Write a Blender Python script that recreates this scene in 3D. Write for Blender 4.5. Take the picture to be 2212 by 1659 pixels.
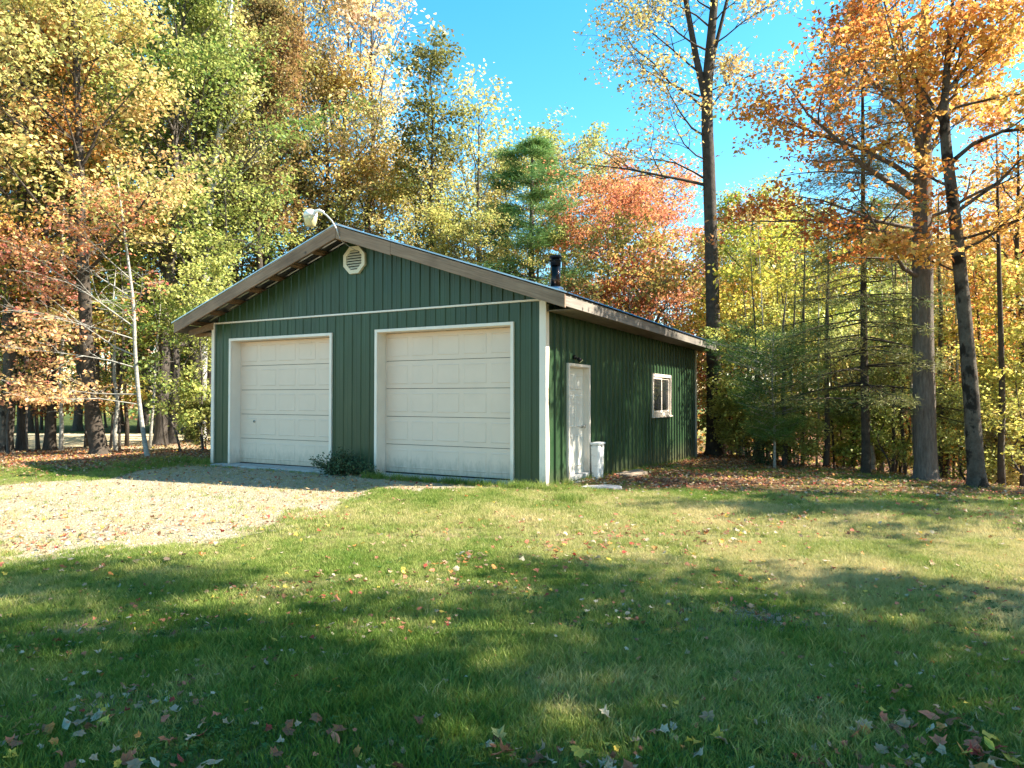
import bpy, bmesh, math, random
import numpy as np
from mathutils import Vector, Matrix
R = math.radians
PI = math.pi
random.seed(7)
rng = np.random.default_rng(7)
for o in list(bpy.data.objects):
    bpy.data.objects.remove(o, do_unlink=True)
SC = bpy.context.scene
COL = SC.collection

# ------------------------------------------------------------------ camera, light, exposure
CAM = np.array([4.8184, -10.2007, 1.472])
YAW, PITCH, ROLL = 0.4887, 0.0199, -0.0007
FPX = 1474.33                                            # focal length in units of a 2212 wide frame
cd = bpy.data.cameras.new('camera')
cam = bpy.data.objects.new('camera', cd)
COL.objects.link(cam)
cd.sensor_width = 36.0
cd.lens = 36.0 * FPX / 2212.0
cd.clip_start = 0.05
cd.clip_end = 2000
cam.location = CAM.tolist()
cam.rotation_euler = (R(90) + PITCH, ROLL, YAW)
SC.camera = cam

SUN_D = Vector((1.0, 0.49, 1.0)).normalized()            # towards the sun
el = math.asin(SUN_D.z)
az = math.atan2(SUN_D.x, SUN_D.y)
W = bpy.data.worlds.new('World')
SC.world = W
W.use_nodes = True
nt = W.node_tree
nt.nodes.clear()
sky = nt.nodes.new('ShaderNodeTexSky')
sky.sky_type = 'NISHITA'
sky.sun_disc = False
sky.sun_elevation = el
sky.sun_rotation = az
sky.air_density = 1.0
sky.dust_density = 0.3
sky.ozone_density = 1.0
hs = nt.nodes.new('ShaderNodeHueSaturation')
hs.inputs['Hue'].default_value = 0.479
hs.inputs['Saturation'].default_value = 1.40
bg = nt.nodes.new('ShaderNodeBackground')
bg.inputs['Strength'].default_value = 0.094
wo = nt.nodes.new('ShaderNodeOutputWorld')
nt.links.new(sky.outputs[0], hs.inputs['Color'])
nt.links.new(hs.outputs[0], bg.inputs['Color'])
nt.links.new(bg.outputs[0], wo.inputs['Surface'])

sl = bpy.data.lights.new('sun', 'SUN')
sl.energy = 5.0
sl.angle = R(0.5)
sl.color = (1.0, 0.92, 0.78)
so = bpy.data.objects.new('sun', sl)
COL.objects.link(so)
so.rotation_euler = SUN_D.to_track_quat('Z', 'Y').to_euler()
so.location = (20, 10, 30)

vs = SC.view_settings
vs.view_transform = 'Standard'
vs.look = 'None'
vs.gamma = 1.0
vs.exposure = 2.08
vs.use_curve_mapping = False
SC.cycles.max_bounces = 5
SC.cycles.diffuse_bounces = 3
SC.cycles.transmission_bounces = 3
SC.cycles.glossy_bounces = 2
SC.cycles.sample_clamp_indirect = 6

FW = np.array([-math.sin(YAW), math.cos(YAW)])
RT = np.array([math.cos(YAW), math.sin(YAW)])


def at(u, depth):
    """ground position at sideways angle u (2212 wide frame) and distance along the view"""
    lat = (u - 1106.0) / FPX * depth
    p = CAM[:2] + FW * depth + RT * lat
    return float(p[0]), float(p[1])


# ------------------------------------------------------------------ terrain
def sstep(a, b, x):
    t = np.clip((x - a) / (b - a), 0, 1)
    return t * t * (3 - 2 * t)


def wav(x, y, seed, f=1.0, n=5):
    r = np.random.default_rng(seed)
    s = 0.0
    for i in range(n):
        a = r.uniform(0, 6.283)
        k = f * (0.7 + 1.1 * i)
        s = s + np.sin((x * math.cos(a) + y * math.sin(a)) * k + r.uniform(0, 6.28)) / (1 + 0.5 * i)
    return s / 2.5


CX = [-40, -9, 0.5, 1.6, 3.0, 4.7, 7.2, 12, 20, 60]
CY = [14, 14, 13.2, 12.6, 9.4, 8.2, 4.75, 1.2, -1.5, -16]


def ter(x, y):
    x = np.asarray(x, float)
    y = np.asarray(y, float)
    wr = sstep(-9.5, -6.5, x)
    z = -0.033 * np.maximum(0, y) * wr * sstep(60, 20, y)
    b = np.maximum(0, y - np.interp(x, CX, CY))
    z = z - 3.4 * (1 - np.exp(-0.085 * b * b / (b + 1.2))) * sstep(-13, -6, x)
    near = np.clip(np.hypot(x + 4, y - 5) - 7.0, 0, 6) / 6
    z = z + 0.03 * wav(x, y, 3, 0.45) * near * sstep(60, 25, np.hypot(x, y))
    return z


def ter1(x, y):
    return float(ter(x, y))


GRAVEL = [(-0.4, -0.28), (-1.0, -1.1), (-1.9, -1.55), (-1.6, -3), (-0.85, -4.7), (-1.0, -6.0), (-1.9, -7.1), (-4, -8.7),
          (-9, -12), (-18, -13), (-17, -8.2), (-8.3, -4.1), (-7.3, -2.6), (-8.6, -0.6), (-8.3, -0.28)]


def in_poly(x, y, P):
    ins = np.zeros(np.shape(x), bool)
    n = len(P)
    for i in range(n):
        x1, y1 = P[i]
        x2, y2 = P[(i + 1) % n]
        c = ((y1 > y) != (y2 > y)) & (x < (x2 - x1) * (y - y1) / (y2 - y1 + 1e-12) + x1)
        ins ^= c
    return ins


def is_gravel(x, y, j=0.30):
    return in_poly(x + j * wav(x, y, 11, 3.0), y + j * wav(x, y, 12, 3.2), GRAVEL)


def litter(x, y):
    """how much of the ground fallen leaves cover, 0 to 1"""
    r = sstep(6.4, 2.0, x - .22 * (y - 2)) * sstep(-0.9, 2.4, y) * (x > -0.1)
    cr = sstep(-3.4, -0.5, y - np.interp(x, CX, CY)) * (x > -1)
    l = sstep(-7.8, -9.6, x) * sstep(-4.0, -1.4, y) * sstep(-26, -19, x - 0.45 * y)
    rr = 0.55 * sstep(0.5, 4.0, x) * sstep(-1.6, 1.8, y)
    m = np.maximum(np.maximum(r, cr), np.maximum(l, rr))
    return np.clip(m * (0.84 + 0.50 * wav(x, y, 21, 1.4) + .22 * wav(x, y, 22, 4.5)), 0, 1)


# ------------------------------------------------------------------ materials
def mat(name):
    m = bpy.data.materials.new(name)
    m.use_nodes = True
    t = m.node_tree
    b = t.nodes['Principled BSDF']
    return m, t, b


def N(t, typ, **k):
    n = t.nodes.new(typ)
    for a, v in k.items():
        setattr(n, a, v)
    return n


def noise(t, scale, detail=4, vec=None, rough=0.55, stretch=None, coord='Object'):
    n = N(t, 'ShaderNodeTexNoise')
    n.inputs['Scale'].default_value = scale
    n.inputs['Detail'].default_value = detail
    n.inputs['Roughness'].default_value = rough
    if vec is None:
        c = N(t, 'ShaderNodeTexCoord')
        vec = c.outputs[coord]
        if coord == 'World':
            vec = N(t, 'ShaderNodeNewGeometry').outputs['Position']
    if stretch:
        mp = N(t, 'ShaderNodeMapping')
        mp.inputs['Scale'].default_value = stretch
        t.links.new(vec, mp.inputs['Vector'])
        vec = mp.outputs[0]
    t.links.new(vec, n.inputs['Vector'])
    return n.outputs['Fac']


def wpos(t):
    return N(t, 'ShaderNodeNewGeometry').outputs['Position']


def ramp(t, fac, stops):
    n = N(t, 'ShaderNodeValToRGB')
    e = n.color_ramp.elements
    while len(e) < len(stops):
        e.new(0.5)
    for i, (p, c) in enumerate(stops):
        e[i].position = p
        e[i].color = (c[0], c[1], c[2], 1) if not isinstance(c, (int, float)) else (c, c, c, 1)
    t.links.new(fac, n.inputs['Fac'])
    return n.outputs['Color']


def mixc(t, fac, a, b, mode='MIX'):
    n = N(t, 'ShaderNodeMix', data_type='RGBA', blend_type=mode)
    for sock, v in ((n.inputs[0], fac), (n.inputs[6], a), (n.inputs[7], b)):
        if isinstance(v, (int, float)):
            sock.default_value = v
        elif isinstance(v, tuple):
            sock.default_value = (*v[:3], 1)
        else:
            t.links.new(v, sock)
    return n.outputs[2]


def mth(t, op, a, b=0.0, clamp=False):
    n = N(t, 'ShaderNodeMath', operation=op)
    n.use_clamp = clamp
    for s, v in ((n.inputs[0], a), (n.inputs[1], b)):
        if isinstance(v, (int, float)):
            s.default_value = v
        else:
            t.links.new(v, s)
    return n.outputs[0]


def bump(t, b, h, strength=0.4, dist=0.02):
    n = N(t, 'ShaderNodeBump')
    n.inputs['Strength'].default_value = strength
    n.inputs['Distance'].default_value = dist
    t.links.new(h, n.inputs['Height'])
    t.links.new(n.outputs[0], b.inputs['Normal'])


def objrand(t):
    return N(t, 'ShaderNodeObjectInfo').outputs['Random']


def simple(name, c, rough=0.6, metal=0.0, var=0.12, scale=6.0, bmp=0.0, stretch=None, dirt=None, splash=False):
    m, t, b = mat(name)
    f = noise(t, scale, 5, wpos(t), stretch=stretch)
    c2 = tuple(x * (1 - var) for x in c)
    c3 = tuple(min(1, x * (1 + var)) for x in c)
    col = ramp(t, f, [(0.3, c2), (0.7, c3)])
    if dirt:
        f2 = noise(t, dirt[1], 6, wpos(t), 0.7, stretch=dirt[3] if len(dirt) > 3 else None)
        k = ramp(t, f2, [(dirt[2], 0.0), (min(1, dirt[2] + 0.12), 1.0)])
        col = mixc(t, k, col, dirt[0])
    if splash:
        sp_ = N(t, 'ShaderNodeSeparateXYZ')
        t.links.new(wpos(t), sp_.inputs[0])
        nn = noise(t, 9, 6, wpos(t), 0.75, stretch=(1, 1, .35))
        k2 = mth(t, 'MULTIPLY', mth(t, 'SUBTRACT', mth(t, 'MULTIPLY', nn, 0.75), sp_.outputs[2]), 2.4, True)
        col = mixc(t, mth(t, 'MULTIPLY', k2, 0.75), col, (0.24, 0.20, 0.14))
    t.links.new(col, b.inputs['Base Color'])
    b.inputs['Roughness'].default_value = rough
    b.inputs['Metallic'].default_value = metal
    if bmp:
        bump(t, b, f, bmp, 0.01)
    return m


def m_siding():
    m, t, b = mat('green ribbed steel')
    p = wpos(t)
    f1 = noise(t, 0.9, 5, p, 0.6)
    f2 = noise(t, 9.0, 5, p, 0.7, stretch=(1, 1, 0.12))
    f3 = noise(t, 60.0, 3, p, 0.6)
    c = ramp(t, f1, [(0.3, (0.014, 0.045, 0.016)), (0.7, (0.021, 0.060, 0.021))])
    c = mixc(t, ramp(t, f2, [(0.42, 0.0), (0.8, 0.55)]), c, (0.040, 0.058, 0.024))
    c = mixc(t, mth(t, 'MULTIPLY', f3, 0.25), c, (0.035, 0.055, 0.03))
    sep = N(t, 'ShaderNodeSeparateXYZ')
    t.links.new(p, sep.inputs[0])
    low = mth(t, 'SUBTRACT', 0.55, mth(t, 'ADD', sep.outputs[2], mth(t, 'MULTIPLY', f2, 0.5)))
    low = mth(t, 'MULTIPLY', low, 1.6, True)
    c = mixc(t, low, c, (0.080, 0.078, 0.040))
    rnd = mth(t, 'ADD', mth(t, 'MULTIPLY', objrand(t), 0.22), 0.89)
    hv = N(t, 'ShaderNodeHueSaturation')
    t.links.new(c, hv.inputs['Color'])
    t.links.new(rnd, hv.inputs['Value'])
    t.links.new(hv.outputs[0], b.inputs['Base Color'])
    t.links.new(ramp(t, f2, [(0.3, 0.34), (0.8, 0.55)]), b.inputs['Roughness'])
    b.inputs['Specular IOR Level'].default_value = 0.4
    bump(t, b, noise(t, 2.5, 2, p), 0.25, 0.02)
    return m


def m_wood(name, c1, c2, axis, knots=True):
    m, t, b = mat(name)
    tc = N(t, 'ShaderNodeTexCoord').outputs['Object']
    st = {'x': (0.6, 14, 14), 'y': (14, 0.6, 14), 'z': (14, 14, 0.6)}[axis]
    f = noise(t, 2.2, 7, tc, 0.7, stretch=st)
    f2 = noise(t, 1.3, 4, wpos(t), 0.6)
    c = ramp(t, f, [(0.28, c1), (0.5, tuple((a + b_) / 2 for a, b_ in zip(c1, c2))), (0.72, c2)])
    c = mixc(t, ramp(t, f2, [(0.4, 0.0), (0.75, 0.6)]), c, tuple(x * 0.62 for x in c1))
    if knots:
        v = N(t, 'ShaderNodeTexVoronoi')
        v.inputs['Scale'].default_value = 1.9
        t.links.new(tc, v.inputs['Vector'])
        k = ramp(t, v.outputs['Distance'], [(0.035, 1.0), (0.085, 0.0)])
        c = mixc(t, k, c, (0.035, 0.025, 0.02))
    rr = mth(t, 'ADD', mth(t, 'MULTIPLY', objrand(t), 0.25), 0.87)
    hv = N(t, 'ShaderNodeHueSaturation')
    t.links.new(c, hv.inputs['Color'])
    t.links.new(rr, hv.inputs['Value'])
    t.links.new(hv.outputs[0], b.inputs['Base Color'])
    b.inputs['Roughness'].default_value = 0.85
    bump(t, b, f, 0.5, 0.006)
    return m


def m_leaf(name, per_object=True, rough=0.55, trans=0.5):
    """leaf: two colours of the object mixed by the leaf's own tone"""
    m, t, b = mat(name)
    a = N(t, 'ShaderNodeAttribute')
    a.attribute_name = 'tone'
    sep = N(t, 'ShaderNodeSeparateColor')
    t.links.new(a.outputs['Color'], sep.inputs[0])
    if per_object:
        c1 = N(t, 'ShaderNodeObjectInfo').outputs['Color']
        a2 = N(t, 'ShaderNodeAttribute')
        a2.attribute_type = 'OBJECT'
        a2.attribute_name = 'second_colour'
        c = mixc(t, sep.outputs[0], c1, a2.outputs['Color'])
        hv = N(t, 'ShaderNodeHueSaturation')
        t.links.new(c, hv.inputs['Color'])
        t.links.new(mth(t, 'ADD', mth(t, 'MULTIPLY', sep.outputs[1], 1.0), 0.66), hv.inputs['Value'])
        t.links.new(mth(t, 'ADD', mth(t, 'MULTIPLY', sep.outputs[2], 0.05), 0.475), hv.inputs['Hue'])
        c = hv.outputs[0]
    else:
        c = a.outputs['Color']
    t.links.new(c, b.inputs['Base Color'])
    b.inputs['Roughness'].default_value = rough
    b.inputs['Specular IOR Level'].default_value = 0.25
    tr = N(t, 'ShaderNodeBsdfTranslucent')
    t.links.new(c, tr.inputs['Color'])
    mx = N(t, 'ShaderNodeMixShader')
    mx.inputs[0].default_value = trans
    t.links.new(b.outputs[0], mx.inputs[1])
    t.links.new(tr.outputs[0], mx.inputs[2])
    t.links.new(mx.outputs[0], t.nodes['Material Output'].inputs['Surface'])
    return m


def m_bark(name, c1, c2, kind='furrow', patch=None):
    m, t, b = mat(name)
    p = N(t, 'ShaderNodeTexCoord').outputs['Object']
    if kind == 'furrow':
        f = noise(t, 3.0, 8, p, 0.75, stretch=(9, 9, 1.1))
        g = noise(t, 28.0, 4, p, 0.7, stretch=(1, 1, 0.4))
    elif kind == 'ring':
        f = noise(t, 3.0, 7, p, 0.7, stretch=(1.5, 1.5, 6))
        g = noise(t, 25.0, 4, p, 0.7)
    else:
        f = noise(t, 5.0, 8, p, 0.75)
        g = noise(t, 24.0, 4, p, 0.7)
    c = ramp(t, f, [(0.33, c1), (0.66, c2)])
    if patch:
        f3 = noise(t, 3.6, 6, p, 0.62, stretch=(1.2, 1.2, 0.9))
        c = mixc(t, ramp(t, f3, [(patch[1], 0.0), (patch[1] + 0.07, 1.0)]), c, patch[0])
    c = mixc(t, ramp(t, g, [(0.5, 0.0), (0.8, 0.5)]), c, tuple(x * 0.45 for x in c1))
    t.links.new(c, b.inputs['Base Color'])
    b.inputs['Roughness'].default_value = 0.9
    b.inputs['Specular IOR Level'].default_value = 0.15
    bump(t, b, f, 0.9, 0.04)
    return m


def m_ground():
    m, t, b = mat('lawn turf')
    a = N(t, 'ShaderNodeAttribute')
    a.attribute_name = 'zone'
    sep = N(t, 'ShaderNodeSeparateColor')
    t.links.new(a.outputs['Color'], sep.inputs[0])
    p = wpos(t)
    f1 = noise(t, 0.55, 5, p, 0.6)
    f2 = noise(t, 14, 6, p, 0.7)
    f3 = noise(t, 70, 4, p, 0.7)
    c = ramp(t, f2, [(0.3, (0.055, 0.060, 0.018)), (0.55, (0.15, 0.145, 0.050)), (0.8, (0.30, 0.25, 0.12))])
    c = mixc(t, ramp(t, f1, [(0.45, 0.0), (0.7, 0.7)]), c, (0.20, 0.165, 0.085))
    l = ramp(t, f3, [(0.3, (0.050, 0.022, 0.012)), (0.5, (0.145, 0.070, 0.035)), (0.72, (0.26, 0.14, 0.07))])
    c = mixc(t, sep.outputs[0], c, l)
    far = ramp(t, f2, [(0.3, (0.05, 0.075, 0.02)), (0.7, (0.11, 0.14, 0.045))])
    c = mixc(t, sep.outputs[1], c, far)
    t.links.new(c, b.inputs['Base Color'])
    b.inputs['Roughness'].default_value = 0.95
    b.inputs['Specular IOR Level'].default_value = 0.1
    bump(t, b, f2, 0.8, 0.03)
    return m


def m_gravel(name, light=1.0):
    m, t, b = mat(name)
    p = wpos(t)
    v = N(t, 'ShaderNodeTexVoronoi')
    v.inputs['Scale'].default_value = 42
    t.links.new(p, v.inputs['Vector'])
    f1 = noise(t, 1.1, 6, p, 0.65)
    f2 = noise(t, 30, 5, p, 0.75)
    c = ramp(t, v.outputs['Color'], [(0.1, tuple(light * x for x in (0.17, 0.145, 0.095))), (0.5, tuple(light * x for x in (0.285, 0.232, 0.150))),
                                     (0.9, tuple(light * x for x in (0.42, 0.345, 0.235)))])
    c = mixc(t, ramp(t, f1, [(0.42, 0.0), (0.62, 0.75)]), c, tuple(light * x for x in (0.31, 0.24, 0.12)))
    c = mixc(t, ramp(t, f2, [(0.5, 0.0), (0.7, 0.6)]), c, tuple(light * x for x in (0.13, 0.115, 0.07)))
    t.links.new(c, b.inputs['Base Color'])
    b.inputs['Roughness'].default_value = 0.95
    h = mth(t, 'ADD', v.outputs['Distance'], f2)
    bump(t, b, h, 0.9, 0.02)
    return m


def m_inst(name, stops, trans=0.35, scale=0.9, dry=(0.30, 0.28, 0.11)):
    """small plants: colour by place and by each plant's own tone"""
    m, t, b = mat(name)
    a = N(t, 'ShaderNodeAttribute')
    a.attribute_type = 'INSTANCER'
    a.attribute_name = 'tone'
    p = wpos(t)
    f = noise(t, scale, 5, p, 0.6)
    k = mth(t, 'ADD', mth(t, 'MULTIPLY', f, 0.62), mth(t, 'MULTIPLY', a.outputs['Fac'], 0.40), True)
    c = ramp(t, k, stops)
    t.links.new(c, b.inputs['Base Color'])
    b.inputs['Roughness'].default_value = 0.6
    b.inputs['Specular IOR Level'].default_value = 0.2
    tr = N(t, 'ShaderNodeBsdfTranslucent')
    t.links.new(c, tr.inputs['Color'])
    mx = N(t, 'ShaderNodeMixShader')
    mx.inputs[0].default_value = trans
    t.links.new(b.outputs[0], mx.inputs[1])
    t.links.new(tr.outputs[0], mx.inputs[2])
    t.links.new(mx.outputs[0], t.nodes['Material Output'].inputs['Surface'])
    return m


def m_glass():
    m, t, b = mat('dark window glass')
    b.inputs['Base Color'].default_value = (0.02, 0.022, 0.024, 1)
    b.inputs['Roughness'].default_value = 0.04
    b.inputs['Specular IOR Level'].default_value = 0.9
    bump(t, b, noise(t, 1.5, 2, wpos(t)), 0.05, 0.02)
    return m


M = {}
M['siding'] = m_siding()
M['white'] = simple('white painted trim', (0.78, 0.68, 0.58), 0.45, 0, 0.05, 3, 0, None, ((0.46, 0.42, 0.33), 5, 0.66, (1, 1, 0.3)), True)
M['cream'] = simple('ivory steel door', (0.70, 0.535, 0.415), 0.42, 0, 0.03, 2.5, 0.04, None, ((0.50, 0.42, 0.31), 3, 0.66, (1, 1, 0.35)), True)
M['manwhite'] = simple('white entry door', (0.66, 0.62, 0.53), 0.4, 0, 0.03, 2.5)
M['wood'] = m_wood('weathered spruce board', (0.165, 0.100, 0.062), (0.40, 0.262, 0.172), 'x')
M['woody'] = m_wood('weathered eave board', (0.105, 0.090, 0.075), (0.27, 0.235, 0.195), 'y')
M['purlin'] = m_wood('rough purlin', (0.16, 0.09, 0.045), (0.33, 0.21, 0.12), 'y', False)
M['roof'] = simple('galvanised roof sheet', (0.34, 0.37, 0.41), 0.33, 0.85, 0.12, 3, 0.05)
M['concrete'] = simple('concrete', (0.36, 0.35, 0.33), 0.9, 0, 0.2, 9, 0.4, None, ((0.16, 0.14, 0.11), 7, 0.55))
M['black'] = simple('black steel', (0.012, 0.012, 0.013), 0.45, 0.6)
M['steel'] = simple('stainless flue', (0.55, 0.55, 0.56), 0.22, 1.0, 0.2, 3, 0, (1, 1, 0.3), ((0.045, 0.030, 0.026), 3, 0.36, (2, 2, 0.4)))
M['bluesteel'] = simple('flashing', (0.35, 0.37, 0.40), 0.3, 0.9)
M['lens'] = simple('yellowed lamp lens', (0.62, 0.54, 0.28), 0.35, 0, 0.05)
M['lampwhite'] = simple('lamp housing', (0.80, 0.79, 0.74), 0.4, 0, 0.05)
M['conduit'] = simple('grey conduit', (0.40, 0.40, 0.40), 0.5, 0.3)
M['brass'] = simple('door knob', (0.45, 0.43, 0.38), 0.25, 1.0)
M['glass'] = m_glass()
M['doorback'] = simple('door core', (0.12, 0.105, 0.085), 0.8)
M['dark'] = simple('dark interior', (0.03, 0.027, 0.022), 0.9)
M['ventcream'] = simple('cream plastic vent', (0.68, 0.62, 0.47), 0.5, 0, 0.04)
M['plastic'] = simple('white plastic', (0.70, 0.70, 0.67), 0.45, 0, 0.08, 6, 0, None, ((0.38, 0.35, 0.28), 7, 0.58))
M['plank'] = m_wood('old pine plank', (0.20, 0.15, 0.10), (0.42, 0.33, 0.24), 'x')
M['stone'] = simple('grey stone', (0.30, 0.29, 0.28), 0.9, 0, 0.3, 14, 0.6)
M['leaf'] = m_leaf('tree leaves', True, 0.5, 0.44)
M['needle'] = m_leaf('conifer needles', True, 0.6, 0.25)
M['fallen'] = m_leaf('fallen leaf', False, 0.7, 0.25)
M['ground'] = m_ground()
M['gravel'] = m_gravel('pale gravel', 1.08)
M['road'] = m_gravel('pale gravel road', 2.1)
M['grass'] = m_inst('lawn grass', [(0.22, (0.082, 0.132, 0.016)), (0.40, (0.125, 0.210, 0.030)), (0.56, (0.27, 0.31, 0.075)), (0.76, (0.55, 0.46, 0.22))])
M['drygrass'] = m_inst('dry grass', [(0.2, (0.16, 0.15, 0.05)), (0.5, (0.34, 0.29, 0.14)), (0.8, (0.50, 0.43, 0.25))], 0.2)
M['weed'] = m_inst('low weeds', [(0.2, (0.050, 0.110, 0.025)), (0.6, (0.095, 0.160, 0.040)), (0.9, (0.17, 0.22, 0.08))], 0.25)
M['bush'] = m_leaf('bush leaves', True, 0.5, 0.2)
M['bark'] = m_bark('grey brown bark', (0.055, 0.045, 0.037), (0.135, 0.115, 0.098))
M['bark_dark'] = m_bark('dark bark', (0.032, 0.025, 0.019), (0.090, 0.072, 0.056), 'blotch')
M['bark_grey'] = m_bark('furrowed grey bark', (0.080, 0.066, 0.054), (0.190, 0.162, 0.138))
M['bark_blotch'] = m_bark('blotched maple bark', (0.050, 0.040, 0.032), (0.135, 0.115, 0.090), 'blotch', ((0.022, 0.018, 0.014), 0.52))
M['bark_pale'] = m_bark('pale smooth bark', (0.22, 0.205, 0.17), (0.42, 0.40, 0.35), 'ring')
M['bark_birch'] = m_bark('white birch bark', (0.46, 0.44, 0.40), (0.70, 0.68, 0.64), 'ring', ((0.06, 0.05, 0.045), 0.66))


# ------------------------------------------------------------------ object helpers
def tagp(o, label=None, cat=None, group=None, kind=None):
    if label:
        o['label'] = label
    if cat:
        o['category'] = cat
    if group:
        o['group'] = group
    if kind:
        o['kind'] = kind
    return o


def empty(name, loc, label, cat, group=None, rz=0):
    o = bpy.data.objects.new(name, None)
    o.empty_display_size = 0.1
    COL.objects.link(o)
    o.location = loc
    o.rotation_euler = (0, 0, rz)
    tagp(o, label, cat, group)
    return o


class MB:
    def __init__(s):
        s.v, s.f, s.sm = [], [], []

    def add(s, vs, fs, smooth=False):
        b = len(s.v)
        s.v += [tuple(v) for v in vs]
        s.f += [tuple(i + b for i in f) for f in fs]
        s.sm += [smooth] * len(fs)

    def box(s, x0, x1, y0, y1, z0, z1):
        x0, x1 = sorted((x0, x1))
        y0, y1 = sorted((y0, y1))
        z0, z1 = sorted((z0, z1))
        s.add([(x0, y0, z0), (x1, y0, z0), (x1, y1, z0), (x0, y1, z0), (x0, y0, z1), (x1, y0, z1), (x1, y1, z1), (x0, y1, z1)],
              [(0, 3, 2, 1), (4, 5, 6, 7), (0, 1, 5, 4), (1, 2, 6, 5), (2, 3, 7, 6), (3, 0, 4, 7)])

    def hexa(s, p):
        """eight points: bottom four counter clockwise, top four"""
        s.add(p, [(0, 3, 2, 1), (4, 5, 6, 7), (0, 1, 5, 4), (1, 2, 6, 5), (2, 3, 7, 6), (3, 0, 4, 7)])

    def tube(s, pts, rad, n=8, caps=True):
        pts = [Vector(p) for p in pts]
        if isinstance(rad, (int, float)):
            rad = [rad] * len(pts)
        vs, fs = [], []
        for i, p in enumerate(pts):
            d = (pts[min(i + 1, len(pts) - 1)] - pts[max(i - 1, 0)]).normalized()
            u = d.cross(Vector((0.31, 0.17, 0.93)) if abs(d.z) < 0.9 else Vector((1, 0.1, 0))).normalized()
            w = d.cross(u)
            for k in range(n):
                a = 2 * PI * k / n
                vs.append(p + (u * math.cos(a) + w * math.sin(a)) * rad[i])
        for i in range(len(pts) - 1):
            for k in range(n):
                k2 = (k + 1) % n
                fs.append((i * n + k, i * n + k2, (i + 1) * n + k2, (i + 1) * n + k))
        if caps:
            fs.append(tuple(range(n))[::-1])
            fs.append(tuple((len(pts) - 1) * n + k for k in range(n)))
        s.add(vs, fs, True)

    def build(s, name, m, parent=None, bevel=0.0, loc=None):
        me = bpy.data.meshes.new(name)
        me.from_pydata(s.v, [], s.f)
        me.materials.append(m)
        me.polygons.foreach_set('use_smooth', s.sm)
        me.update()
        o = bpy.data.objects.new(name, me)
        COL.objects.link(o)
        if parent:
            o.parent = parent
        if loc:
            o.location = loc
        if bevel:
            bm = bmesh.new()
            bm.from_mesh(me)
            bmesh.ops.recalc_face_normals(bm, faces=bm.faces)
            bmesh.ops.bevel(bm, geom=[e for e in bm.edges if len(e.link_faces) == 2 and e.calc_face_angle(0) > 0.6], offset=bevel,
                            segments=1, affect='EDGES', clamp_overlap=True)
            bm.to_mesh(me)
            bm.free()
        return o


def part(name, m, parent, boxes, bevel=0.0):
    b = MB()
    for bx in boxes:
        b.box(*bx)
    return b.build(name, m, parent, bevel)


# ------------------------------------------------------------------ ground, gravel, road
def axis(lo, a, b, hi, fine, n):
    mid = np.arange(a, b + 1e-6, fine)
    l = a - np.geomspace(fine, a - lo, n)[::-1]
    r = b + np.geomspace(fine, hi - b, n)
    return np.concatenate([l, mid, r])


def grid_mesh(name, xs, ys, m, zoff=0.0, keep=None, kind='structure', zone=None):
    X, Y = np.meshgrid(xs, ys)
    Z = ter(X, Y) + zoff
    nx, ny = len(xs), len(ys)
    V = np.stack([X, Y, Z], -1).reshape(-1, 3)
    i = np.arange((ny - 1) * (nx - 1))
    a = (i // (nx - 1)) * nx + i % (nx - 1)
    F = np.stack([a, a + 1, a + nx + 1, a + nx], -1)
    if keep is not None:
        c = V[F].mean(1)
        F = F[keep(c[:, 0], c[:, 1])]
        used = np.unique(F)
        remap = np.full(len(V), -1)
        remap[used] = np.arange(len(used))
        V = V[used]
        F = remap[F]
    me = bpy.data.meshes.new(name)
    me.vertices.add(len(V))
    me.vertices.foreach_set('co', V.astype(np.float32).ravel())
    me.loops.add(len(F) * 4)
    me.loops.foreach_set('vertex_index', F.astype(np.int32).ravel())
    me.polygons.add(len(F))
    me.polygons.foreach_set('loop_start', np.arange(len(F), dtype=np.int32) * 4)
    me.polygons.foreach_set('use_smooth', np.ones(len(F), bool))
    me.materials.append(m)
    me.update(calc_edges=True)
    if zone is not None:
        at_ = me.attributes.new('zone', 'FLOAT_COLOR', 'POINT')
        at_.data.foreach_set('color', zone(V[:, 0], V[:, 1]).astype(np.float32).ravel())
    o = bpy.data.objects.new(name, me)
    COL.objects.link(o)
    tagp(o, kind=kind)
    return o


def zone(x, y):
    forest = np.maximum(sstep(-0.8, 0.2, y - np.interp(x, CX, CY)) * sstep(-10, -7, x), 0)
    l = np.maximum(litter(x, y), forest)
    far = sstep(-18, -21, x - 0.5 * y) * (x < -10)
    return np.stack([l * (1 - far), far, l * 0, np.ones_like(l)], -1)


grid_mesh('lawn', axis(-400, -20, 15, 400, 0.12, 26), axis(-300, -12, 16, 450, 0.12, 26), M['ground'], 0, None, 'structure', zone)
grid_mesh('gravel_driveway', np.arange(-17, 0.2, 0.07), np.arange(-12, 0.0, 0.07), M['gravel'], 0.010, lambda x, y: is_gravel(x, y) & (y < -0.13))

rp = [at(-500, 19.0), at(80, 18.9), at(450, 18.9), at(620, 24.0), at(560, 27.5), at(200, 27.5), at(-500, 27.5)]
grid_mesh('gravel_road', np.arange(-52, -4, 0.3), np.arange(-22, 22, 0.3), M['road'], 0.012,
          lambda x, y: in_poly(x + 0.3 * wav(x, y, 31, 1), y + 0.3 * wav(x, y, 32, 1), rp) & (x < -9.3))

# ------------------------------------------------------------------ the garage
GW, GL = 8.05, 10.73
RX, RZ, SL = -4.025, 4.687, 0.3435                       # ridge and slope
OX, OY0, OY1 = 0.62, -0.542, 11.30
ROOFZ = lambda x: RZ - SL * abs(x - RX)
G = empty('garage', (0, 0, 0), 'dark green ribbed steel garage with two white overhead doors and weathered roof boards', 'garage')

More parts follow.
